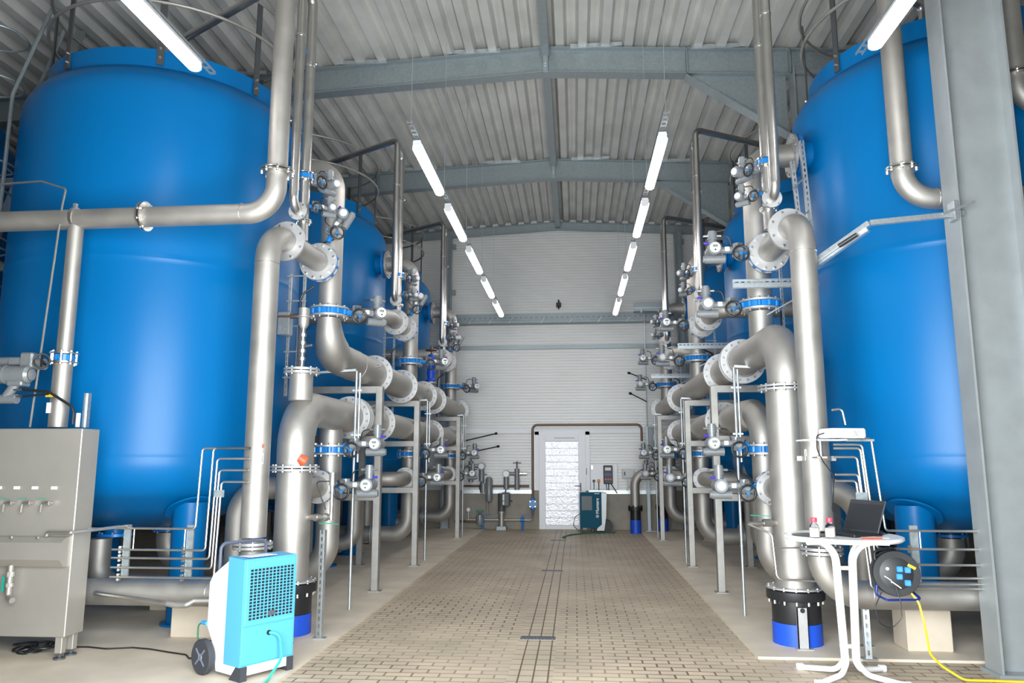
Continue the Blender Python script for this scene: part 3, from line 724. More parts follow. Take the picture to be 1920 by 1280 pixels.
# ------------------------------------------------------------------ fittings on the near pipes
lx = X(-1,HD)
t = Thing('air_valve', 'stainless air release valve standing on the left lower header stub', 'valve', (lx,7.32,2.53))
mb = MB(); mb.cyl((lx,7.32,2.52), (lx,7.32,2.92), .022, 14)
for z in (2.60,2.68,2.76,2.84): mb.cyl((lx,7.32,z), (lx,7.32,z+.03), .036, 8)
t.part('stem', mb, STEELB)
t.part('float_housing', MB().lathe([(.025,2.92),(.05,2.96),(.055,3.03),(.07,3.035),(.07,3.05),(.055,3.055),(.055,3.13),(.0,3.14)], (lx,7.32,0), 24), STEEL)
t.part('side_tap', MB().cyl((lx,7.32,2.74), (lx+.10,7.30,2.75), .012, 8), BOLT)
t.part('outlet_tube', MB().cyl((lx,7.32,3.05), (lx-.42,7.30,3.05), .012, 8).cyl((lx-.06,7.32,3.05), (lx-.14,7.32,3.05), .024, 12), BROWN)
t = Thing('protective_plug', 'small white and orange plastic caps lying on the left floor riser flange', 'cap', (lx+.05,7.09,1.575))
t.part('orange_cap', MB().lathe([(.045,0),(.05,.01),(.04,.075),(.0,.08)], (lx+.16,7.10,1.60), 16, (-.5,-.2,.35)), ORANGE)
t.part('white_cap', MB().cbox(lx+.0, lx+.10, 7.06, 7.14, 1.575, 1.64, .015), WHITE)
t = Thing('sampling_valve', 'stainless ball valve with green lever on the side of the left floor riser', 'valve', (lx+.17,7.2,1.08))
t.part('body', MB().cyl((lx+.16,7.22,1.08), (lx+.40,7.18,1.09), .027, 14).cyl((lx+.23,7.21,1.08),(lx+.27,7.2,1.08),.036,8).cyl((lx+.33,7.19,1.085),(lx+.36,7.19,1.085),.036,8).cyl((lx+.40,7.18,1.06),(lx+.40,7.18,1.40),.018,10).cyl((lx+.40,7.18,1.38),(lx+.40,7.18,1.50),.034,12), STEELB)
t.part('lever', MB().bar((lx+.30,7.15,1.035), (lx+.50,7.1,1.03), .022, .006), LABG, label='green lever')
t.part('cable', MB().pipe([(lx+.38,7.16,1.42),(lx+.26,7.10,1.42),(lx+.37,7.1,1.16)], .006, .03, 6), BLACK)
def slot_post(x, y, h, label, z0=.022):
    t = Thing('slotted_post', label, 'post', (x,y,0), 'short slotted steel posts')
    t.part('channel', MB().strut((x,y,z0), (x,y,h), .045, (.2,1,0)), GALVL, smooth=False)
    t.part('foot', MB().box(x-.06, x+.06, y-.04, y+.04, z0, z0+.008), GALVL)
slot_post(lx+.37, 7.06, .98, 'slotted galvanised post right of the left floor collar')
slot_post(X(1,2.72), 6.72, .44, 'short slotted post under the right horizontal floor pipe')
slot_post(X(1,2.86), 7.15, .42, 'short slotted post behind the right horizontal floor pipe')
rx = X(1,HD)
t = Thing('sampling_valve', 'stainless ball valve with green lever and thin loop of tube on the right floor riser', 'valve', (rx-.17,7.2,1.06))
t.part('body', MB().cyl((rx-.16,7.2,1.06), (rx-.44,7.14,1.05), .022, 14).cyl((rx-.22,7.19,1.06),(rx-.30,7.175,1.06),.034,8), STEELB)
t.part('lever', MB().bar((rx-.24,7.15,1.12), (rx-.42,7.12,1.13), .022, .006), LABG, label='green lever')
t.part('tube', MB().pipe([(rx-.44,7.14,1.05),(rx-.27,7.0,.98),(rx-.25,6.98,.60),(rx+.25,6.98,.58)], .010, .05, 8).cyl((rx-.26,6.99,.86),(rx+.1,7.05,.86),.006,8), STEELB)
gvx, gvy = X(-1,2.34), 14.15
t = Thing('gate_valve', 'upright dark blue gate valve with handwheel standing on the left upper header', 'valve', (gvx,gvy,2.95))
t.part('stub', MB().cyl((gvx,gvy,2.93),(gvx,gvy,3.10),.06,16).disc((gvx,gvy,3.08),(0,0,1),.11,.03), STEEL)
t.part('body', MB().lathe([(.09,3.10),(.10,3.13),(.06,3.16),(.075,3.24),(.07,3.36),(.10,3.40),(.10,3.44),(.06,3.46),(.075,3.54),(.05,3.62),(0,3.63)], (gvx,gvy,0), 20), DBLUE)
t.part('handwheel', MB().torus((gvx,gvy,3.70),(0,0,1),.10,.014,20,6).bar((gvx-.1,gvy,3.70),(gvx+.1,gvy,3.70),.02,.012).bar((gvx,gvy-.1,3.70),(gvx,gvy+.1,3.70),.02,.012).cyl((gvx,gvy,3.60),(gvx,gvy,3.80),.014,8), BROWN)
# stickers on the pipes
def sticker(x, y, z, w, h, m, label, cat='sticker'):
    t = Thing('pipe_sticker', label, cat, (x,y,z), 'small stickers on the pipes')
    t.part('sheet', MB().box(x-w/2, x+w/2, y-.0015, y+.0015, z-h/2, z+h/2), m, smooth=False)
    t.part('print', MB().box(x-w*.2, x+w*.2, y-.003, y-.0015, z-h*.35, z+h*.35), INK, smooth=False)
sticker(X(-1,2.47)+.085, BY-.085, 1.63, .018, .09, PAPER, 'narrow white label on the left tall stainless pipe')
sticker(X(-1,2.47)+.085, BY-.085, 1.74, .02, .03, ORANGE, 'small red label above the white one on the left tall pipe')
sticker(X(1,2.38)-.10, BY-.065, 1.66, .014, .09, PAPER, 'narrow white label on the right tall stainless pipe')
sticker(rx-.155, 7.25-.075, 1.62, .014, .10, PAPER, 'narrow white label on the right floor riser')
sticker(rx-.155, 7.25-.075, 1.52, .018, .04, GREEN, 'small green label under the white one on the right floor riser')

# cross pipe A, left: along the front of the nearest left tank
AY = 6.34; AZ = 3.80; ax = X(-1,2.285)
t = Thing('supply_pipe', 'long horizontal stainless pipe across the nearest left tank, bending up to the roof', 'pipe', (ax,AY,AZ))
t.part('tube', MB().tube(fillet([(-9.5,AY,AZ-.04),(ax,AY,AZ),(ax,AY,4.16)], .26, 12), .092, 28), STEEL)
t.part('upper_tube', MB().cyl((ax,AY,4.16), (ax,AY,7.45), .090, 28), STEEL)
flange(t, (ax,AY,4.18), (0,0,1), .155, .09, 8, BOLT, th=.012, b=.012)
flange(t, (-3.86,AY,AZ), (1,0,0), .135, .09, 8, BOLT, th=.012, b=.012)
t.part('weld_seam', MB().torus((ax-.30,AY,AZ), (1,0,0), .0925, .003, 24, 6), STEELB)
t.part('pipe_clamp', MB().disc((-4.52,AY,AZ), (1,0,0), .10, .03, .08).cyl((-4.52,AY-.02,AZ+.08),(-4.52,AY-.02,AZ+.13),.022,10).cyl((-4.52,AY-.02,AZ-.13),(-4.52,AY-.02,AZ-.08),.022,10), BOLT)
ux = -4.54
t.part('down_pipe', MB().cyl((ux+.03,AY,AZ-.05), (ux+.03,AY,2.56), .066, 24).cyl((ux+.03,AY,2.46), (ux+.03,AY,1.90), .078, 24), STEEL)
t.part('sticker', MB().box(ux-.05, ux+.02, AY-.082, AY-.079, 2.16, 2.20), YELL, label='yellow sticker')
t.part('arrow_label', MB().box(ux-.03, ux+.01, AY-.084, AY-.079, 2.02, 2.11), PAPER)
t = Thing('butterfly_valve', 'small blue valve with clamp rings in the down pipe above the steel cabinet', 'valve', (ux+.03,AY,2.51))
t.part('body', MB().disc((ux+.03,AY,2.51), (0,0,1), .085, .055), VBLUE)
t.part('flange', MB().disc((ux+.03,AY,2.55), (0,0,1), .115, .014).disc((ux+.03,AY,2.47), (0,0,1), .115, .014).bolts((ux+.03,AY,2.51), (0,0,1), .10, 8, .10, .010), BOLT)
# large actuator beside it (motor pointing left)
def big_actuator():
    c = V(ux-.08, AY-.04, 2.42)
    t = Thing('valve_actuator', 'big grey motor actuator with black handwheel on the down pipe above the steel cabinet', 'actuator', c, 'grey electric valve actuators on the pipework')
    mb = MB(); mb.cyl(c+V(-.02,-.02,.03), c+V(-.20,-.02,.03), .05, 20); mb.cbox(c.x-.22, c.x-.10, c.y-.08, c.y+.06, c.z-.02, c.z+.13, .015); mb.cbox(c.x-.34, c.x-.18, c.y-.06, c.y+.06, c.z+.02, c.z+.09, .01)
    t.part('gearbox', mb, GREY)
    m = c+V(-.20,-.10,-.07); mb = MB().lathe([(.0,-.01),(.05,0),(.075,.03),(.078,.22),(.083,.222),(.083,.235),(.078,.24),(.078,.36),(.05,.38),(0,.385)], m+V(.13,0,0), 28, (-1,0,0))
    mo = t.part('motor', mb, GREY)
    t.part('display_face', MB().cyl(m+V(.115,0,0), m+V(.13,0,0), .055, 20), GREYD, mo)
    t.part('second_motor', MB().cyl(c+V(-.26,0,.055), c+V(-.46,0,.055), .045, 20), GREY)
    t.part('terminal_box', MB().cbox(c.x-.27, c.x-.13, c.y-.14, c.y-.02, c.z-.17, c.z-.10, .01).cyl(c+V(-.30,-.08,-.26), c+V(-.22,-.08,-.14), .04, 16).cyl(c+V(-.36,-.08,-.28), c+V(-.20,-.08,-.28), .042, 18), GREY)
    t.part('name_plate', MB().box(c.x-.41, c.x-.32, c.y-.16, c.y-.155, c.z-.19, c.z-.145), WHITE)
    for e in (-.20,-.26): t.part('cable_gland', MB().cyl(c+V(-.22,-.1,e), c+V(-.14,-.1,e), .011, 10), BOLT)
    h = c+V(.03,-.13,.045); hw = t.part('handwheel', MB().torus(h, (.55,-1,0), .06, .009, 24, 8), BLACK)
    t.part('spoke', MB().cyl(h, c+V(-.02,-.02,.03), .014, 10).bar(h+V(0,0,-.055), h+V(0,0,.055), .014, .01), BLACK, hw)
    t.part('cable', MB().pipe([c+V(-.14,-.1,-.20), c+V(.1,-.1,-.22), c+V(.33,-.08,-.36), c+V(.33,-.08,-.50)], .012, .10, 8).pipe([c+V(-.14,-.1,-.26), c+V(-.02,-.1,-.25), c+V(.1,-.1,-.24)], .009, .04, 8), BLACK)
big_actuator()
t = Thing('cable_channel', 'short galvanised channel rising behind the top of the stainless cabinet', 'channel', (-4.29,6.3,1.9))
t.part('channel', MB().strut((-4.27,6.36,1.90), (-4.27,6.36,2.20), .04, (0,-1,0)), GALVL, smooth=False)
t.part('conduit', MB().cyl((-4.30,6.30,1.90), (-4.30,6.30,2.02), .018, 12), WHITE)
single('sample_tube', MB().pipe([(-5.6,6.3,4.12),(-4.86,6.3,4.15),(-4.60,6.28,4.06),(-4.62,6.28,3.9),(-4.72,6.28,1.9)], .010, .03, 8), STEELB, 'thin stainless tube dropping past the long horizontal pipe to the steel cabinet', 'tube')

# pipe A, right
ay = 6.70; az = 3.89; axr = 2.93
t = Thing('supply_pipe', 'stainless pipe with elbow in front of the nearest right tank, passing behind the column', 'pipe', (axr,ay,az))
t.part('tube', MB().tube(fillet([(axr,ay,7.35),(axr,ay,az),(6.6,ay,az)], .26, 12), .092, 28), STEEL)
flange(t, (axr,ay,4.17), (0,0,1), .135, .092, 8, BOLT, th=.012, b=.012)
t.part('weld_seam', MB().torus((axr+.27,ay,az), (1,0,0), .0925, .003, 24, 6), STEELB)
t = Thing('supply_pipe', 'second stainless pipe with elbow, glimpsed right of the big steel column', 'pipe', (4.0,6.55,4.9))
t.part('tube', MB().tube(fillet([(3.98,6.70,7.35),(3.98,6.70,4.72),(6.2,6.70,4.72)], .26, 12), .092, 24), STEEL)
flange(t, (3.98,6.70,5.02), (0,0,1), .135, .092, 8, BOLT, th=.012, b=.012)
# strut arm from the column
t = Thing('strut_arm', 'bent galvanised strut arm reaching from the column to the right tall pipe', 'strut', (3.2,6.35,3.64))
t.part('channel', MB().strut((3.25,6.36,3.64), (2.50,6.40,3.59), .041, (0,0,1), False), GALVL, smooth=False)
t.part('channel', MB().strut((2.50,6.40,3.59), (2.15,6.72,3.36), .041, (0,0,1), False).strut((2.50,6.44,3.55), (2.15,6.76,3.32), .041, (0,0,1), False), GALVL, smooth=False)
t.part('column_clamp', MB().cbox(3.12, 3.16, 6.25, 6.36, 3.56, 3.72, .005).bar((3.02,6.24,3.60),(3.28,6.24,3.70),.02,.02), GALVL)
t.part('cable_end', MB().cyl((2.40,6.42,3.50), (2.28,6.52,3.43), .018, 10), BLACK)
t = Thing('strut_arm', 'vertical perforated strut pair against the nearest right tank', 'strut', (2.36,7.3,4.2))
t.part('channel', MB().strut((2.40,7.62,3.88), (2.36,7.62,4.86), .042, (0,1,0)), GALVL, smooth=False)
t.part('channel', MB().strut((2.31,7.66,3.9), (2.27,7.66,4.66), .036, (0,1,0)), GALVL, smooth=False)
t.part('stay', MB().bar((2.36,7.58,4.45), (2.24,7.55,4.34), .025, .012).bar((2.38,7.58,4.10), (2.26,7.55,4.0), .025, .012), GALVL)
t = Thing('junction_box', 'small grey box on the flank of the nearest left tank beside the cable ladder', 'box', (-2.98,7.3,3.1))
t.part('case', MB().cbox(-3.13, -3.0, 7.70, 7.82, 2.93, 3.18, .01), GALVL)

# ------------------------------------------------------------------ sample tube banks in front of the near tanks
def bank(s):
    y = 6.50 if s < 0 else 6.44; sd = SIDE[s]
    if s < 0:
        z = [1.03,.85,.78,.70,.62]; xo, xi = -4.02, X(-1,2.83); vx_ = [-3.28,-3.18,-3.14,-3.115,-3.09]; top = [1.72,1.72,1.63,1.53,1.43]; xe = X(-1,2.47)
        t = Thing('sample_tube_bank', 'bundle of thin stainless sample tubes between the steel cabinet and the left tall pipe', 'tubes', (-3.6,y,.6))
        for i in range(5):
            t.part('tube', MB().pipe([(xo,y,z[i]),(vx_[i],y,z[i]),(vx_[i]+.02,y,top[i]),(xe,y,top[i])], .0095, .03, 8), STEELB)
        t.part('tube', MB().pipe([(-4.2,y-.2,1.04),(-4.02,y-.16,1.04),(-3.9,y,1.05),(-3.85,y,1.03)], .011, .02, 8).cyl((-3.83,y,1.03),(-3.83,y,.85),.006,6).cyl((-3.37,y,1.03),(-3.37,y,.85),.006,6), STEELB)
        posts = (-3.90, -3.33)
    else:
        z = [1.06,.92,.80,.70,.655,.62]; xi = 4.9; vx_ = [2.42,2.345,2.33,2.30,2.30,2.28]; top = [1.79,1.74,1.71,1.64,1.5,1.45]
        t = Thing('sample_tube_bank', 'bundle of thin stainless sample tubes behind the white table', 'tubes', (2.6,y,.6))
        for i in range(6):
            t.part('tube', MB().pipe([(xi,y,z[i]),(vx_[i]+.04,y,z[i]),(vx_[i]-.02,y,top[i]),(X(1,2.46),y,top[i])], .0095, .03, 8), STEELB)
        t.part('tube', MB().pipe([(X(1,2.46),y-.02,2.02),(2.18,y-.02,2.03),(2.2,y-.02,1.9)], .009, .03, 8).cyl((2.72,y,1.06),(2.72,y,.92),.006,6), STEELB)
        posts = (2.68, 3.6)
    for p in posts:
        t.part('bracket_post', MB().box(p-.03, p+.03, y+.012, y+.03, .62 if s < 0 else .66, 1.06 if s < 0 else 1.1), GALV, smooth=False)
        mb = MB()
        for zz in z[1:]: mb.cyl((p-.045,y-.01,zz+.02),(p-.045,y+.02,zz+.02),.012,8); mb.cyl((p-.045,y-.01,zz-.02),(p-.045,y+.02,zz-.02),.012,8)
        t.part('clip', mb, BOLT)
    t.part('clip_plate', MB().box(vx_[-1]-.035+.0, vx_[-1]+.055, y-.016, y-.008, 1.30, 1.36), GALV, smooth=False)
bank(-1); bank(1)
t = Thing('hose_pipe', 'bright thin pipe sloping along the left horizontal floor pipe', 'pipe', (-3.6,6.42,.45))
t.part('tube', MB().cyl((-4.12,6.46,.49), (-3.42,6.38,.43), .018, 12), STEELB)
t.part('fitting', MB().cyl((-3.42,6.38,.43), (-3.34,6.37,.42), .026, 12).pipe([(-3.34,6.37,.42),(-3.24,6.36,.425),(-3.20,6.40,.45),(-3.06,6.42,.45)], .026, .03, 12), STEEL)
# concrete blocks under the floor pipes
for s, x0, x1 in ((-1,-3.7,-3.2), (1,2.78,3.15)):
    single('concrete_block', MB().cbox(x0, x1, 6.98, 7.28, .022, .36, .008), CONC, 'low concrete plinth block behind the %s floor pipe' % SIDE[s], 'block')
single('concrete_block', MB().cbox(-4.6, -4.2, 8.2, 8.5, .022, .3, .008), CONC, 'concrete block deep under the nearest left tank', 'block')

# ------------------------------------------------------------------ stainless sampling cabinet
CAB = mat('cabinet_stainless', (.42,.395,.355), .48, .55, noise=.05, nscale=3)
t = Thing('sampling_cabinet', 'stainless steel sampling cabinet with five taps and a splash basin', 'cabinet', (-4.6,6.3,0))
x0, x1, y0, y1 = -5.30, -4.13, 6.12, 6.36
t.part('body', MB().cbox(x0, x1, y0, y1, .20, 1.88, .006), CAB, smooth=False)
t.part('splash_basin', MB().prism([(y0+.01,1.0),(y0-.06,.99),(y0-.12,.955),(y0-.12,.82),(y0-.06,.76),(y0+.01,.755)], x0+.02, -4.15, lambda a,b,d: V(d,a,b)), CAB, smooth=False)
for i, xx in enumerate((-4.98,-4.82,-4.66,-4.50,-4.33)):
    t.part('label', MB().box(xx-.02, xx+.035, y0-.016, y0-.013, 1.375, 1.40), WHITE, smooth=False)
    t.part('tap', MB().pipe([(xx,y0-.01,1.265),(xx,y0-.055,1.265),(xx-.06,y0-.055,1.265),(xx-.065,y0-.055,1.19)], .0085, .015, 8).cyl((xx,y0-.05,1.265),(xx-.03,y0-.05,1.265),.015,8), STEELB)
    t.part('tap_lever', MB().bar((xx-.02,y0-.055,1.295), (xx-.10,y0-.065,1.30), .012, .005), LABG, label='green lever')
for xx in (-4.81, -4.60, -4.37): t.part('rim_bolt', MB().cyl((xx,y0-.09,.985),(xx,y0-.09,1.0),.014,10), BOLT)
dr = t.part('drain_tap', MB().pipe([(-4.60,y0-.06,.77),(-4.60,y0-.06,.57),(-4.60,y0-.06,.52),(-4.53,y0-.10,.50)], .024, .04, 14).cyl((-4.60,y0-.06,.68),(-4.60,y0-.06,.72),.034,10).cyl((-4.60,y0-.06,.60),(-4.60,y0-.06,.63),.034,10), STEEL)
t.part('lever', MB().box(-4.655, -4.635, y0-.075, y0-.068, .56, .68), LABG, dr, label='green lever')
t.part('rim_pipe', MB().pipe([(-4.32,y0-.06,1.0),(-4.32,y0-.06,1.03),(-4.12,y0-.05,1.03),(-4.02,y0+.1,1.04),(-3.92,6.42,1.05)], .014, .02, 10), STEELB)
for (xx, yy) in ((x0+.1,y0+.05),(x1-.06,y0+.05),(x1-.06,y1-.05),(-4.86,y0+.05)):
    lg = t.part('leg', MB().cbox(xx-.03, xx+.03, yy-.03, yy+.03, .07, .21, .004), CAB, smooth=False)
    t.part('foot', MB().cyl((xx,yy,.03),(xx,yy,.07),.013,10).cyl((xx,yy,.022),(xx,yy,.036),.045,18), GREYD, lg)

# ------------------------------------------------------------------ blue dehumidifier on wheels, left foreground
def dryer():
    a = R_(58); c = V(-2.45, 5.64, .022)
    t = Thing('dehumidifier', 'light blue and white wheeled dehumidifier with grille and green hose', 'dehumidifier', c, None, a)
    W, D = .47, .44
    # local frame: x to the right along the front, y to the back
    t.part('front_housing', MB().prism([(0,.10),(-.0,.86),(.20,.87),(.20,.10+.0),(.12,.10)], 0, W, lambda p,q,d: V(d,p,q)), LCYAN, ang=30)
    t.part('rear_housing', MB().prism([(.0,.035),(.0,.10),(.12,.10),(.20,.20),(.20,.84),(.40,.72),(.44,.66),(.44,.34),(.34,.20),(.30,.035)], .004, W-.004, lambda p,q,d: V(d,p,q)), LWHITE, ang=30)
    g = t.part('grille_panel', MB().cbox(.02, W-.012, -.008, .002, .38, .85, .004), LCYAN)
    mb = MB(); mb.box(.045, W-.03, -.0105, -.006, .42, .79); t.part('grille_opening', mb, BLACK, g)
    mb = MB()
    for i in range(13):
        xx = .045+(W-.075)*i/12; mb.box(xx-.0032, xx+.0032, -.015, -.0095, .42, .79)
    for i in range(17):
        zz = .42+.37*i/16; mb.box(.043, W-.028, -.016, -.0095, zz-.003, zz+.003)
    t.part('grille', mb, LCYAN, g)
    t.part('hour_meter', MB().box(.215, .275, -.018, -.014, .435, .47), GREYD, g)
    t.part('lower_panel', MB().cbox(.008, W-.012, -.006, .002, .11, .372, .003), LCYAN)
    t.part('hose_port', MB().disc((.235,-.008,.31), (0,1,0), .018, .012).disc((.235,-.012,.31), (0,1,0), .011, .012), BLACK)
    t.part('top_sheet', MB().box(.06, .30, .02, .15, .871, .873), PAPER)
    t.part('rating_plate', MB().box(-.0035, .0, .25, .36, .33, .52), PAPER, smooth=False)
    hp = MB().pipe([(.03,.36,.74),(.03,.36,.955),(W-.03,.36,.955),(W-.03,.36,.74)], .013, .05, 10); t.part('handle', hp, HANDLE)
    for xx in (-.035, W+.035):
        wh = t.part('wheel', MB().lathe([(.075,-.025),(.118,-.026),(.128,-.018),(.128,.018),(.118,.026),(.075,.025)], (xx,.41,.128), 32, (1,0,0)), RUBBER)
        mb = MB().lathe([(.0,-.018),(.02,-.03),(.03,-.02),(.078,-.016),(.092,-.022),(.092,.022),(0,.02)], (xx,.41,.128), 32, (1,0,0)); t.part('hub', mb, HUB, wh)
        mb = MB()
        for k in range(4): an = R_(45+90*k); mb.bar((xx-.022,.41,.128), (xx-.022,.41+.08*math.cos(an),.128+.08*math.sin(an)), .012, .016, (1,0,0))
        t.part('spoke', mb, HUB, wh)
    for xx in (.03, W-.03): t.part('foot', MB().prism([(0,-.022+.022),(0,.10),(.06,.10),(.14,.0)], xx-.028, xx+.028, lambda p,q,d: V(d,p-.012,q)), RUBBER, smooth=False)
    t.part('base_bar', MB().box(.05, W-.05, .02, .05, .03, .055), HANDLE, smooth=False)
    t.part('drain_hose', MB().pipe([(.235,-.012,.31),(.30,-.055,.30),(.30,-.09,.12),(.16,-.13,.012),(.02,-.25,.012)], .010, .07, 10, 10), GREEN)
    t.part('plug', MB().cyl((.0,.44,.36),(.0,.50,.36),.016,12), SOCK)
    t.part('hose_loop', MB().pipe([(.0,.50,.36),(-.01,.54,.34),(-.01,.54,.24),(.02,.46,.16)], .006, .04, 8), DGREEN)
dryer()
single('power_cable', MB().tube(fillet([(-2.99,6.31,.16),(-3.10,6.20,.03),(-3.22,6.36,.03),(-3.38,6.42,.03),(-3.62,6.52,.03),(-3.80,6.56,.03),(-4.0,6.50,.03),(-4.2,6.55,.03),(-4.7,6.5,.03)], .06, 4), .0065, 8), BLACK, 'black power cable snaking over the floor from the blue dehumidifier to under the cabinet', 'cable')
mb = MB()
for i in range(7): mb.torus((-4.56+random.uniform(-.1,.1),6.40+random.uniform(-.04,.04),.035+.009*i), (random.uniform(-.12,.12),random.uniform(-.12,.12),1), .09, .008, 20, 6)
single('cable_heap', mb, BLACK, 'heap of black cable on the floor under the stainless cabinet', 'cable')
single('grey_wire', MB().tube(fillet([(-2.58,7.06,.6),(-2.56,6.99,.5),(-2.58,6.97,.3),(-2.53,6.93,.03),(-2.47,6.8,.028),(-2.30,6.75,.028) if False else (-2.52,6.72,.028)], .05, 5), .004, 6), GALVL, 'thin grey wire hanging down the left floor collar', 'wire')

# ------------------------------------------------------------------ white bistro table with its things
TXc, TYc, TH = 2.045, 6.20, 1.04
t = Thing('bistro_table', 'round white standing table with bent tube legs', 'table', (TXc,TYc,0))
t.part('tabletop', MB().lathe([(.0,TH-.03),(.36,TH-.03),(.415,TH-.028),(.43,TH-.015),(.428,TH+.002),(.41,TH+.008),(.39,TH+.004),(0,TH+.003)], (TXc,TYc,0), 64), TABLEM)
for sx in (-1,1):
    for sy in (-1,1):
        pts = [(TXc+sx*.30,TYc+sy*.12,TH-.04),(TXc+sx*.065,TYc+sy*.03,TH-.045),(TXc+sx*.040,TYc+sy*.028,.12),(TXc+sx*.09,TYc+sy*.07,.045),(TXc+sx*.31,TYc+sy*.23,.017)]
        lg = t.part('leg', MB().tube(fillet(pts, [.16,.06,.10], 8), .0205, 12), TABLEM)
        t.part('foot_cap', MB().cbox(TXc+sx*.31-.028, TXc+sx*.31+.028, TYc+sy*.23-.022, TYc+sy*.23+.022, 0, .045, .006), TABLEM, lg)
for z in (.80, .23): t.part('cross_bar', MB().cyl((TXc-.07,TYc,z), (TXc+.07,TYc,z), .015, 10), TABLEM)
TT = TH+.005
def bottle(x, y, label):
    t = Thing('sample_bottle', label, 'bottle', (x,y,TT), 'sample bottles with red caps')
    t.part('glass', MB().lathe([(.0,.0),(.033,.0),(.036,.006),(.036,.072),(.030,.090),(.018,.104),(.018,.122)], (x,y,TT), 24), GLASS)
    t.part('contents', MB().lathe([(.0,.004),(.0325,.004),(.0325,.070),(0,.072)], (x,y,TT), 20), SAND)
    t.part('cap', MB().lathe([(.022,.112),(.023,.114),(.023,.142),(.021,.145),(.0,.145)], (x,y,TT), 24), RED, label='red screw cap')
bottle(1.775, 5.99, 'sample bottle with red cap and pale contents, nearer the left table edge')
bottle(1.885, 5.98, 'sample bottle with red cap and pale contents, next to the laptop')
t = Thing('laptop', 'open dark laptop seen from behind on the white table', 'laptop', (2.14,6.2,TT))
ML = Matrix.Translation((2.09,6.20,TT)) @ Matrix.Rotation(R_(-62), 4, 'Z')
t.part('base', MB().cbox(-.17, .17, -.12, .12, .0, .022, .005, ML), BLACK)
ML2 = ML @ Matrix.Translation((0,.12,.018)) @ Matrix.Rotation(R_(-24), 4, 'X')
sc_ = t.part('lid', MB().cbox(-.17, .17, -.002, .010, .0, .265, .004, ML2), LAPT, label='dark metallic lid')
t.part('screen', MB().box(-.155, .155, -.0035, -.002, .02, .23, ML2), BLACK, sc_)
single('tray', MB().lathe([(0,0),(.13,0),(.14,.006),(.13,.008),(0,.006)], (1.80,6.17,TT), 32), GREYD, 'dark flat dish lying on the table behind the bottles', 'tray')
single('power_adapter', MB().cbox(2.24, 2.36, 6.22, 6.28, TT, TT+.032, .006), BLACK, 'black power adapter on the right half of the table', 'adapter')
single('laptop_cable', MB().tube(fillet([(2.05,6.08,TT+.006),(2.15,6.02,TT+.006),(2.2,6.12,TT+.006),(2.28,6.04,TT+.006),(2.33,6.2,TT+.006),(2.42,6.3,TT+.006)], .04, 5), .004, 6), BLACK, 'black cable curled over the tabletop beside the laptop', 'cable')
single('paper_sheet', MB().box(2.12, 2.30, 5.96, 6.08, TT, TT+.002), PAPER, 'sheet of paper on the front of the white table', 'paper')
single('marker_pen', MB().cyl((2.08,5.90,TT+.006), (2.23,5.91,TT+.006), .005, 8), ORANGE, 'thin orange pen near the front edge of the table', 'pen')

# projector on its shelf, clamped to the tall right pipe
t = Thing('projector_shelf', 'thin white shelf clamped to the tall right pipe', 'shelf', (2.1,6.45,1.78))
t.part('board', MB().cbox(1.82, 2.16, 6.28, 6.50, 1.768, 1.780, .004), TRIMW)
t.part('support_tube', MB().cyl((2.0,6.45,1.64), (2.0,6.45,1.768), .017, 14), STEELB)
t.part('pipe_band', MB().disc((X(1,2.38),BY,1.63), (0,0,1), .123, .035, .1).box(X(1,2.38)-.16, X(1,2.38)-.115, BY-.02, BY+.02, 1.61, 1.65).box(X(1,2.38)+.115, X(1,2.38)+.16, BY-.02, BY+.02, 1.61, 1.65).box(1.96,2.04,6.42,6.56,1.63,1.645), STEEL)
t.part('arm', MB().cbox(2.20, 2.42, 6.42, 6.46, 1.765, 1.785, .004), GALV)
t = Thing('projector', 'white projector resting on the thin shelf', 'projector', (2.15,6.35,1.78))
MP = Matrix.Translation((2.15,6.37,1.781)) @ Matrix.Rotation(R_(12), 4, 'Z')
t.part('case', MB().cbox(-.15, .15, -.10, .10, .008, .085, .012, MP), WHITE)
t.part('lens', MB().cyl(MP@V(.149,-.04,.048), MP@V(.162,-.04,.048), .026, 20), LAMPH); 
t.part('lens_ring', MB().cyl(MP@V(.155,-.04,.048), MP@V(.166,-.04,.048), .018, 20), BLACK)
mb = MB()
for i in range(6): mb.box(.04+i*.008, .043+i*.008, -.1015, -.10, .02, .07, MP)
t.part('vent', mb, GREYD, smooth=False)
t.part('foot', MB().cyl(MP@V(-.11,-.07,0), MP@V(-.11,-.07,.01), .01, 8).cyl(MP@V(.11,-.07,0), MP@V(.11,-.07,.01), .01, 8).cyl(MP@V(0,.07,0), MP@V(0,.07,.01), .01, 8), BLACK)
single('projector_cable', MB().tube(fillet([(2.0,6.34,1.83),(1.93,6.30,1.81),(1.91,6.25,1.70),(1.95,6.24,1.60),(2.02,6.24,1.5),(2.01,6.24,1.35),(1.99,6.24,1.22),(2.05,6.22,1.17),(2.12,6.2,1.05)], .05, 5), .005, 6), BLACK, 'black cable hanging from the projector down to the laptop', 'cable')

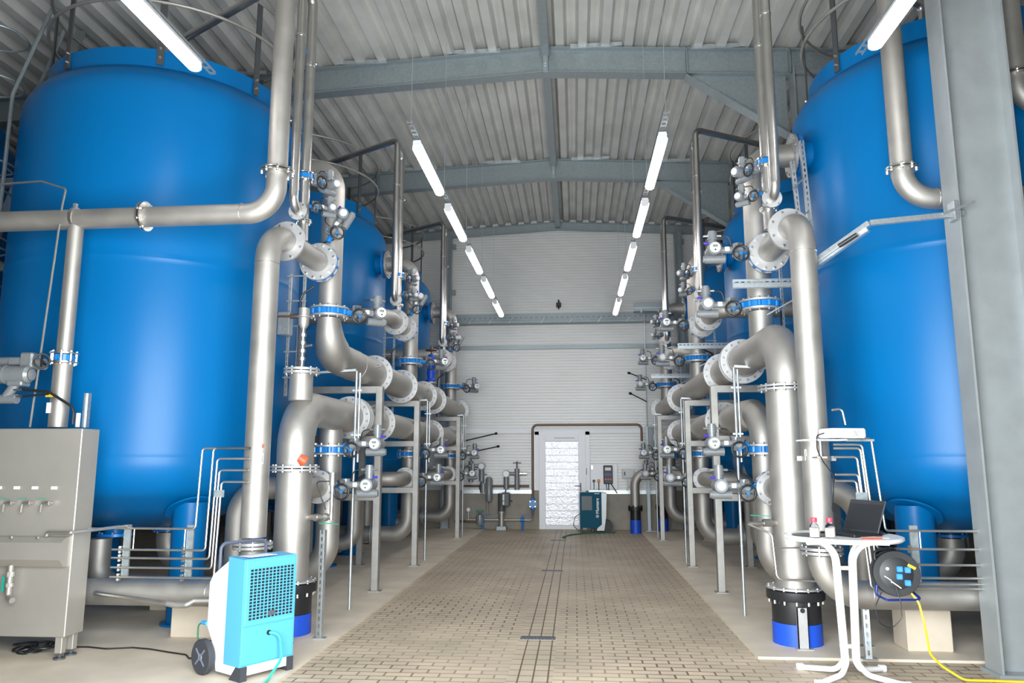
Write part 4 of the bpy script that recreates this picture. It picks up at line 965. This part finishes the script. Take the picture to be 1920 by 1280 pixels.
# ------------------------------------------------------------------ cable reel hanging by the floor pipe
c = V(2.45, 6.28, .755); axr_ = V(-.16,-1,.06).normalized()
t = Thing('cable_reel', 'black cable reel with blue sockets hanging behind the white table', 'cable reel', c)
u_, v_, w_ = basis(axr_)
t.part('drum', MB().lathe([(.165,-.03),(.17,-.02),(.17,-.008),(.10,-.008),(.10,.07),(.17,.07),(.17,.085),(.165,.09)], c, 48, -axr_), BLACK)
t.part('face_plate', MB().lathe([(.0,.034),(.11,.034),(.12,.03),(.165,.028)], c, 48, axr_), BLACK)
def onreel(a, b, h=.036): return c+V(1,0,-.16*0).normalized()*a+V(0,0,1)*b+axr_*h
Mr = Matrix.Translation(c+axr_*.034) @ Matrix.Rotation(R_(9), 4, 'Z')
Mr = Matrix.Translation(c+axr_*.034) @ Matrix.Rotation(math.atan2(-axr_.x, -axr_.y)*-1, 4, 'Z')
for (a, b) in ((.02,.035),(.075,.03),(.015,-.02),(.07,-.065)):
    sk = t.part('socket', MB().cbox(a-.022, a+.022, -.03, .0, b-.022, b+.022, .006, Mr), SOCK, label='blue socket')
    t.part('socket_lid', MB().cyl(Mr@V(a,-.036,b), Mr@V(a,-.028,b), .016, 16), SOCK, sk)
t.part('warning_label', MB().box(.04, .10, -.004, -.001, .088, .108, Mr @ Matrix.Rotation(R_(28), 4, 'Y')), YELL, label='yellow warning label', smooth=False)
t.part('reset_button', MB().cyl(Mr@V(-.065,-.012,.035), Mr@V(-.065,0,.035), .012, 14), WHITE)
t.part('print', MB().bar(Mr@V(-.09,-.003,-.02), Mr@V(-.045,-.003,-.05), .004, .006).bar(Mr@V(-.045,-.003,-.05), Mr@V(-.04,-.003,-.07), .004, .006), WHITE)
t.part('crank', MB().bar(Mr@V(-.04,-.012,-.06), Mr@V(.02,-.016,-.105), .02, .008), GALVL)
t.part('frame', MB().pipe([c+V(-.12,.02,.0), c+V(-.16,.0,-.16), c+V(-.10,-.06,-.19), c+V(.16,-.05,-.185), c+V(.12,.06,-.13), c+V(.04,.06,0)], .009, .03, 10), NAVY)
t.part('handle', MB().pipe([c+V(-.12,.03,.0), c+V(-.14,.04,.16), c+V(.02,.04,.19), c+V(.05,.04,.05)], .012, .04, 10), BLACK)
single('hanging_cable', MB().tube(fillet([(2.42,6.22,.66),(2.44,6.2,.56),(2.44,6.2,.44),(2.36,6.2,.36),(2.27,6.2,.40),(2.25,6.2,.52),(2.32,6.24,.62)], .06, 6), .004, 6), BLACK, 'thin black cable loop hanging below the cable reel', 'cable')
single('extension_cable', MB().tube(fillet([(2.54,6.26,.62),(2.58,6.22,.55),(2.60,6.2,.40),(2.63,6.22,.18),(2.72,6.24,.09),(2.84,6.18,.012),(3.15,6.17,.012),(3.7,6.14,.012),(4.3,6.1,.012)], .10, 7), .0085, 8), YEL, 'yellow extension cable running from the reel across the paving', 'cable')

# ------------------------------------------------------------------ drain grates in the paving
for i, y in enumerate((7.33, 11.72, 16.2)):
    t = Thing('drain_grate', ['narrow iron drain grate in the paving, nearest the camera', 'narrow iron drain grate in the middle of the aisle', 'narrow iron drain grate close to the back wall'][i], 'drain', (AX,y,0), 'drain grates in the paving')
    t.part('frame', MB().box(AX-.16, AX+.16, y-.07, y+.07, .0, .004), DRAINM, smooth=False)
    mb = MB()
    for k in range(9): mb.box(AX-.14+k*.033, AX-.125+k*.033, y-.055, y+.055, .004, .008)
    t.part('slat', mb, DARK, smooth=False)

# ------------------------------------------------------------------ back wall: door, trays, pumps, panels
dm = MB(); dm.box(-.98,-.88,YB-.09,YB,0.92,2.34); dm.box(.26,.36,YB-.09,YB,.92,2.34); dm.box(-.98,.36,YB-.09,YB,2.26,2.36)
d = MB(); d.cbox(-.88, -.72, YB-.10, YB-.03, .0, 2.26, .006); d.cbox(.08, .26, YB-.10, YB-.03, .0, 2.26, .006); d.cbox(-.72, .08, YB-.10, YB-.03, 2.10, 2.26, .006); d.cbox(-.72, .08, YB-.10, YB-.03, 0, .10, .006)
dl = MB().box(-.72, .08, YB-.07, YB-.04, .1, 2.1)
door = struct('door_1', d, TRIMW); 
fr = dm.build('door_frame', TRIMW, door)
pn = dl.build('door_panel', mat('door_insulation', (.72,.72,.75), .35, .35, bump=.9, bscale=26), door)
mb = MB()
for i in range(13): z = .10+2.0*i/12; mb.box(-.72, .08, YB-.073, YB-.068, z-.004, z+.004)
mb.build('panel_joint', GREYD, pn)
MB().cyl((.13,YB-.10,1.03),(.13,YB-.14,1.03),.012,10).cyl((.13,YB-.14,1.03),(-.01,YB-.14,1.03),.010,10).box(.115,.145,YB-.105,YB-.10,.90,1.10).build('door_handle', GREYD, door)
MB().box(-.50, .0, YB-.115, YB-.10, 2.17, 2.20).build('door_closer', LAMPH, door)
MB().box(.27, .285, YB-.12, YB-.09, 1.30, 1.45).build('hinge', GREYD, door)
# perforated cable tray along the back wall
t = Thing('cable_tray', 'wide perforated cable tray across the back wall', 'cable tray', (AX,YB-.3,5.0))
mb = MB(); mb.box(-3.0, 2.5, YB-.36, YB-.35, 5.02, 5.06); mb.box(-3.0, 2.5, YB-.08, YB-.07, 5.02, 5.30); mb.box(-3.0,2.5,YB-.36,YB-.07,5.015,5.022)
t.part('channel', mb, GALV, smooth=False)
mb = MB()
for i in range(42):
    x = -2.9+i*.13; mb.box(x, x+.05, YB-.082, YB-.078, 5.19, 5.205); mb.box(x+.06, x+.11, YB-.082, YB-.078, 5.10, 5.112)
t.part('slot', mb, DARK, smooth=False)
for x in (-2.6,-2.1,-1.6,-.8,-.1,.6,1.3,1.9): t.part('bracket', MB().bar((x,YB-.37,5.0), (x+.10,YB-.37,5.14), .012, .03, (0,1,0)), GALVL)
t = Thing('cable_tray', 'short perforated tray piece jutting from the right pipework near the back wall', 'cable tray', (1.8,18,5.4))
t.part('channel', MB().box(1.45, 2.3, 18.0, 18.01, 5.15, 5.35).box(1.45,2.3,18.0,18.2,5.15,5.155).box(2.2,2.24,18.0,18.82,5.16,5.2), GALV, smooth=False)
t.part('lip', MB().box(1.45, 2.3, 17.98, 18.0, 5.22, 5.25).box(1.6,1.64,17.95,17.99,5.12,5.2).box(2.0,2.04,17.95,17.99,5.12,5.2), GALVL, smooth=False)
single('hanging_rod', MB().cyl((1.72,18.3,1.9),(1.72,18.3,5.2),.012,8), GALVL, 'thin vertical conduit in front of the back wall at the right pipework', 'conduit')
single('wall_camera', MB().cbox(-.42,-.30,YB-.16,YB-.04,5.45,5.56,.01).cyl((-.36,YB-.1,5.40),(-.36,YB-.1,5.64),.02,8), BLACK, 'small black device on the back wall above the cable tray', 'camera')
single('copper_pipe', MB().pipe([(-1.60,YB-.11,1.02),(-1.12,YB-.11,1.02)], .03, 0, 12).box(-2.0,-1.97,YB-.10,YB-.005,1.0,1.03).pipe([(-2.75,YB-.11,1.02),(-1.6,YB-.11,1.02)], .025, 0, 12), BROWN, 'dark horizontal water pipe along the back wall plinth', 'pipe')
single('copper_pipe', MB().pipe([(-1.03,YB-.13,.30),(-1.03,YB-.13,2.50),(1.62,YB-.13,2.50),(1.62,YB-.13,2.1)], .028, .12, 12).box(-.8,-.77,YB-.12,YB-.002,2.49,2.52).box(1.2,1.23,YB-.12,YB-.002,2.49,2.52), BROWN, 'dark water pipe rising left of the white door and running right above it', 'pipe')
t = Thing('water_gauge', 'blue round flanged valve in the pipe left of the white door', 'valve', (-1.03,YB-.13,.60))
t.part('body', MB().disc((-1.03,YB-.16,.60),(0,1,0),.10,.09).cyl((-1.03,YB-.13,.46),(-1.03,YB-.13,.74),.05,16), VBLUE)
t.part('bolt', MB().bolts((-1.03,YB-.16,.60),(0,1,0),.085,4,.09,.016), BOLT)
# pump set
px_, py_ = -1.76, YB-.45
t = Thing('booster_pump', 'upright dark booster pump standing against the back wall', 'pump', (px_,py_,0))
t.part('base', MB().cbox(px_-.12,px_+.12,py_-.10,py_+.10,.0,.10,.01), GALV)
t.part('stage_casing', MB().cyl((px_,py_,.10),(px_,py_,.42),.072,24).cyl((px_,py_,.40),(px_,py_,.44),.095,24), STEEL)
t.part('motor', MB().cyl((px_,py_,.44),(px_,py_,.86),.085,24).cbox(px_+.0,px_+.20,py_-.13,py_+.05,.56,.88,.02), GREYD)
t.part('display', MB().box(px_+.04,px_+.075,py_-.136,py_-.13,.70,.84).box(px_+.04,px_+.075,py_-.136,py_-.13,.60,.68), PAPER)
t.part('inlet_pipe', MB().cyl((px_-.85,py_,.24),(px_-.06,py_,.24),.026,12).cyl((px_+.06,py_,.24),(px_+.6,py_,.24),.026,12).pipe([(px_+.6,py_,.24),(px_+.73,py_,.24),(px_+.73,YB-.13,.34)],.026,.06,12), STEEL)
for dx_ in (-.45,.50):
    vv = t.part('ball_valve', MB().cyl((px_+dx_,py_,.24),(px_+dx_,py_,.33),.022,12).cyl((px_+dx_-.05,py_,.24),(px_+dx_+.05,py_,.24),.042,14).cyl((px_+dx_,py_,.0),(px_+dx_,py_,.2),.025,10), VBLUE)
    t.part('lever', MB().bar((px_+dx_-.04,py_-.02,.355),(px_+dx_+.22,py_-.04,.37),.03,.012), VBLUE, vv, label='blue lever')
t = Thing('strainer', 'grey valve body with green wheel at the foot of the back wall', 'valve', (-2.28,py_,.24))
t.part('body', MB().lathe([(.0,-.14),(.08,-.12),(.10,0),(.08,.12),(0,.14)], (-2.28,py_,.24), 20), GREY)
t.part('handwheel', MB().disc((-2.28,py_,.44),(0,0,1),.10,.015).cyl((-2.28,py_,.36),(-2.28,py_,.44),.015,8), LABG)
t.part('pipe', MB().cyl((-2.9,py_,.20),(-2.2,py_,.20),.026,12), BROWN)
single('pressure_gauge', MB().disc((-2.55,py_-.05,.48),(0,1,0),.045,.03).cyl((-2.55,py_-.05,.26),(-2.55,py_-.05,.44),.008,8), WHITE, 'small round white pressure gauge near the back wall', 'gauge')
t = Thing('filter_vessel', 'upright grey filter vessel with crossed handle on the back wall pipe', 'filter', (-2.12,YB-.3,1.0))
t.part('vessel', MB().lathe([(0,.62),(.07,.66),(.085,.75),(.085,1.18),(.05,1.24),(0,1.25)], (-2.08,YB-.3,0), 24).cyl((-2.22,YB-.3,.86),(-2.22,YB-.3,1.10),.08,18), GREY)
t.part('cross_handle', MB().cyl((-2.22,YB-.3,1.10),(-2.22,YB-.3,1.38),.012,8).bar((-2.30,YB-.3,1.30),(-2.13,YB-.3,1.30),.02,.02), BLACK)
t.part('pipe', MB().cyl((-2.12,YB-.32,.34),(-2.12,YB-.32,.66),.016,10), STEEL)
# wall mounted actuators
def wall_act(x, z, label, mirror=1):
    t = Thing('valve_actuator', label, 'actuator', (x,YB-.3,z), 'grey electric valve actuators on the pipework')
    h = V(x-.16*mirror,YB-.32,z); t.part('control_head', MB().cyl(h+V(0,-.08,0),h+V(0,.1,0),.085,20).cyl(h+V(0,0,-.36),h+V(0,0,-.08),.065,16), GREY)
    t.part('display_face', MB().cyl(h+V(0,-.095,0),h+V(0,-.08,0),.07,20), WHITE)
    t.part('gearbox', MB().cyl(h,V(x+.12*mirror,YB-.32,z),.045,14).cyl((x+.10*mirror,YB-.32,z-.38),(x+.10*mirror,YB-.32,z+.12),.06,16), GREY)
    t.part('cross_handle', MB().cyl((x+.10*mirror,YB-.32,z+.12),(x+.10*mirror,YB-.32,z+.30),.013,8).bar((x-.0*mirror,YB-.32,z+.26),(x+.2*mirror,YB-.32,z+.26),.02,.02), BLACK)
    t.part('coupling', MB().cyl((x+.16*mirror,YB-.32,z),(x+.34*mirror,YB-.32,z),.04,14), BOLT)
    t.part('cable', MB().pipe([h+V(0,-.02,-.34),h+V(-.05,-.02,-.55),h+V(.15,0,-.66)],.012,.06,8), BLACK)
wall_act(-1.50, 1.32, 'grey wall actuator with round display left of the white door')
wall_act(-2.42, 1.50, 'grey actuator with round display at the far end of the left pipework', -1)
# tie rods and valve keys reaching out from the pipework
for (z0_, x1_, z1_, lb) in ((2.02,-1.85,2.26,'upper'),(1.72,-1.80,1.96,'lower')):
    single('valve_key', MB().cyl((-3.06,18.5,z0_),(x1_,17.9,z1_),.014,8).cyl((x1_-.01,17.9,z1_),(x1_+.03,17.88,z1_+.005),.03,10), BLACK, '%s thin dark rod pointing right at the far left pipework' % lb, 'rod')
for (z0_, x1_, z1_, lb) in ((3.55,1.30,3.66,'upper'),(3.02,1.32,3.18,'lower')):
    single('valve_key', MB().cyl((1.72,18.3,z0_),(x1_,17.9,z1_),.014,8).cyl((x1_+.01,17.91,z1_),(x1_-.03,17.88,z1_+.005),.03,10), BLACK, '%s thin dark rod pointing left at the far right pipework' % lb, 'rod')
# control panel
t = Thing('control_panel', 'white control board with black regulator and plugs right of the door', 'control panel', (.6,YB-.1,1.2))
t.part('board', MB().cbox(.37,1.02,YB-.12,YB-.02,.95,1.56,.006), TRIMW)
rg = t.part('regulator', MB().cbox(.68,.90,YB-.20,YB-.12,1.08,1.52,.015), BLACK)
t.part('screen', MB().box(.72,.86,YB-.204,YB-.20,1.40,1.47), PAPER, rg)
mb = MB()
for i in range(3): mb.cyl((.73+i*.06,YB-.215,1.30),(.73+i*.06,YB-.20,1.30),.020,10)
t.part('dial', mb, NAVY, rg)
mb = MB()
for i in range(3): mb.cyl((.73+i*.06,YB-.215,1.19),(.73+i*.06,YB-.20,1.19),.020,10)
t.part('red_button', mb, RED, rg)
t.part('socket', MB().cbox(.42,.48,YB-.15,YB-.12,1.12,1.18,.005), BLACK); t.part('orange_plug', MB().cbox(.53,.60,YB-.16,YB-.12,1.11,1.19,.01), mat('orange_plug',(.75,.28,.05),.5))
t.part('cable', MB().cyl((.45,YB-.14,1.12),(.45,YB-.14,.95),.009,6).cyl((.565,YB-.14,1.11),(.565,YB-.14,.93),.012,6).cyl((.74,YB-.16,1.08),(.76,YB-.14,.93),.009,6).cyl((.80,YB-.16,1.08),(.80,YB-.14,.93),.012,6).cyl((.86,YB-.16,1.08),(1.0,YB-.14,.86),.012,6), BLACK)
t.part('switch_box', MB().cbox(.38,.44,YB-.14,YB-.12,1.42,1.52,.004), GALVL)
t = Thing('small_panel', 'pale grey electrical box beside the control board', 'electrical box', (1.2,YB-.1,1.3))
t.part('case', MB().cbox(1.13,1.42,YB-.14,YB-.02,1.22,1.44,.008), LAMPH); t.part('window', MB().box(1.17,1.21,YB-.145,YB-.14,1.28,1.37), GREYD); t.part('conduit', MB().cyl((1.24,YB-.1,.92),(1.24,YB-.1,1.2),.018,10).cyl((1.24,YB-.1,1.02),(1.4,YB-.1,1.02),.014,8), WHITE)
# far dehumidifier with lettering
t = Thing('dehumidifier', 'teal wheeled dehumidifier lettered Munters in front of the white door', 'dehumidifier', (.45,18.2,0))
fx0, fx1, fy0 = .10, .60, 18.05
t.part('front_housing', MB().prism([(fx0,.10),(fx1-.10,.10),(fx1-.0,.18),(fx1,.90),(fx0,.90)], fy0, fy0+.28, lambda a,b,d: V(a,d,b)), TEAL)
t.part('side_cover', MB().prism([(fx1-.12,.04),(fx1+.05,.04),(fx1+.10,.35),(fx1+.12,.88),(fx1,.90),(fx1,.18),(fx1-.10,.10)], fy0-.005, fy0+.45, lambda a,b,d: V(a,d,b)), SILV)
t.part('air_grille', MB().box(.14,.38,fy0-.008,fy0,.50,.82), TEALD, smooth=False)
t.part('foot', MB().cbox(fx0,fx0+.06,fy0,fy0+.2,0,.10,.01).cbox(.36,.42,fy0,fy0+.2,0,.10,.01), BLACK)
for yy in (fy0+.05, fy0+.45): t.part('wheel', MB().disc((fx1+.12,yy,.135),(0,1,0),.133,.05).disc((fx1+.12,yy-.02,.135),(0,1,0),.08,.05), RUBBER)
def text(body, size, M, m, name, parent, org, ext=.002):
    cu = bpy.data.curves.new(name, 'FONT'); cu.body = body; cu.size = size; cu.extrude = ext; cu.offset = size*.012; cu.align_x = 'LEFT'
    ob = bpy.data.objects.new(name+'_c', cu); COL.objects.link(ob)
    bpy.context.view_layer.update()
    me = bpy.data.meshes.new_from_object(ob); COL.objects.unlink(ob); bpy.data.objects.remove(ob)
    me.transform(Matrix.Translation(-Vector(org)) @ M); me.materials.append(m)
    o = bpy.data.objects.new(name, me); COL.objects.link(o); o.parent = parent; return o
MT = Matrix.Translation((.535,fy0-.003,.42)) @ Matrix.Rotation(R_(90), 4, 'X') @ Matrix.Rotation(R_(90), 4, 'Z')
text('Munters', .105, MT, WHITE, 'lettering', t.o, t.org)
text('MG 90', .03, Matrix.Translation((.46,fy0-.003,.855)) @ Matrix.Rotation(R_(90), 4, 'X'), WHITE, 'model_lettering', t.o, t.org) if False else None
t.part('emblem', MB().torus((.50,fy0-.003,.365),(0,1,0),.030,.006,20,6).disc((.50,fy0-.003,.365),(0,1,0),.014,.006), WHITE)
t.part('model_mark', MB().box(.44,.49,fy0-.003,fy0,.868,.882).box(.50,.55,fy0-.003,fy0,.868,.882), WHITE)
t.part('side_cable', MB().pipe([(.11,fy0+.1,.42),(-.02,fy0+.05,.34),(-.06,fy0+.05,.15),(.08,fy0+.05,.02)], .008, .08, 8), BLACK)
single('drain_hose', MB().tube(fillet([(.9,17.98,.012),(.5,17.75,.012),(.25,17.70,.012),(-.1,17.35,.012),(-.22,17.0,.012),(-.30,16.7,.012),(-.22,16.6,.012)], .15, 6), .014, 8), DGREEN, 'dark green hose from the teal dehumidifier to the far drain', 'hose')
# far right floor pipes
for (x, y, zt, lb, cat_) in ((1.36,17.9,1.36,'stainless pipe with blue floor collar bending right in front of the back wall','a'),(2.02,18.3,1.0,'second stainless pipe with blue floor collar in the far right corner','b')):
    t = Thing('floor_riser_pipe', lb, 'pipe', (x,y,0), 'far floor pipes by the back wall')
    if cat_ == 'a': mb = MB().tube(fillet([(x,y,.55),(x,y,zt),(x+.7,y,zt)], .30, 10), .105, 24)
    else: mb = MB().cyl((x,y,.5),(x,y,2.0),.10,24)
    t.part('tube', mb, STEEL); t.part('coupling', MB().disc((x,y,.56),(0,0,1),.165,.07).bolts((x,y,.56),(0,0,1),.15,8,.10,.015), BLACK)
    t.part('black_sleeve', MB().cyl((x,y,.30),(x,y,.54),.118,24), BLACK); t.part('blue_sleeve', MB().cyl((x,y,.0),(x,y,.30),.124,24), DBLUE)
actuator(1, (1.98,17.8,1.42), 'grey actuator without display beside the far right bent pipe', False)
single('support_post', MB().box(1.66,1.73,18.2,18.27,.03,2.42).box(1.6,1.9,18.15,18.3,.022,.04), GALV, 'pale square post behind the far right bent pipe', 'post')
# wall bracket box at right of frame edge pipework
t = Thing('junction_box', 'grey electrical cabinet among the far right pipework', 'electrical box', (2.0,17.0,2.1)); t.part('case', MB().cbox(1.72,2.1,18.09,18.21,1.90,2.40,.01), GREY)
# walkway level at the far left edge
t = Thing('access_stair', 'grey steel stair stringer at the far left edge, beside the nearest tank', 'stair', (-7.2,8.2,0))
t.part('stringer', MB().bar((-7.2,7.9,2.2),(-6.3,8.6,7.1),.12,.03,(0,1,0)).bar((-7.6,8.3,3.9),(-6.5,8.3,3.9),.08,.1).bar((-7.6,8.3,4.95),(-6.5,8.3,4.95),.08,.1), GALV, smooth=False)

# ------------------------------------------------------------------ light, camera
w = bpy.data.worlds.new('sky'); S.world = w; w.use_nodes = True
bg = w.node_tree.nodes['Background']; bg.inputs[0].default_value = (.86,.93,1.0,1); bg.inputs[1].default_value = 1.0
ld = bpy.data.lights.new('gate_daylight', 'AREA'); ld.shape = 'RECTANGLE'; ld.size = 3.9; ld.size_y = 3.4; ld.energy = 980; ld.color = (.91,.965,1.0)
lo = bpy.data.objects.new('gate_daylight', ld); lo.location = (AX, 1.75, 1.8); lo.rotation_euler = (R_(90),0,0); COL.objects.link(lo)
lo.rotation_euler = (R_(-90), 0, PI)
cd = bpy.data.cameras.new('camera'); cam = bpy.data.objects.new('camera', cd); COL.objects.link(cam)
cam.location = (0,0,1.6); cd.sensor_width = 36; cd.lens = 36*1425/1920; cd.clip_end = 100; cd.clip_start = .05
cam.rotation_euler = (R_(90+9.01), 0, R_(4.68)); S.camera = cam
S.view_settings.view_transform = 'Standard'; S.view_settings.look = 'None'; S.view_settings.exposure = -0.10; S.view_settings.gamma = 1; S.view_settings.use_curve_mapping = False
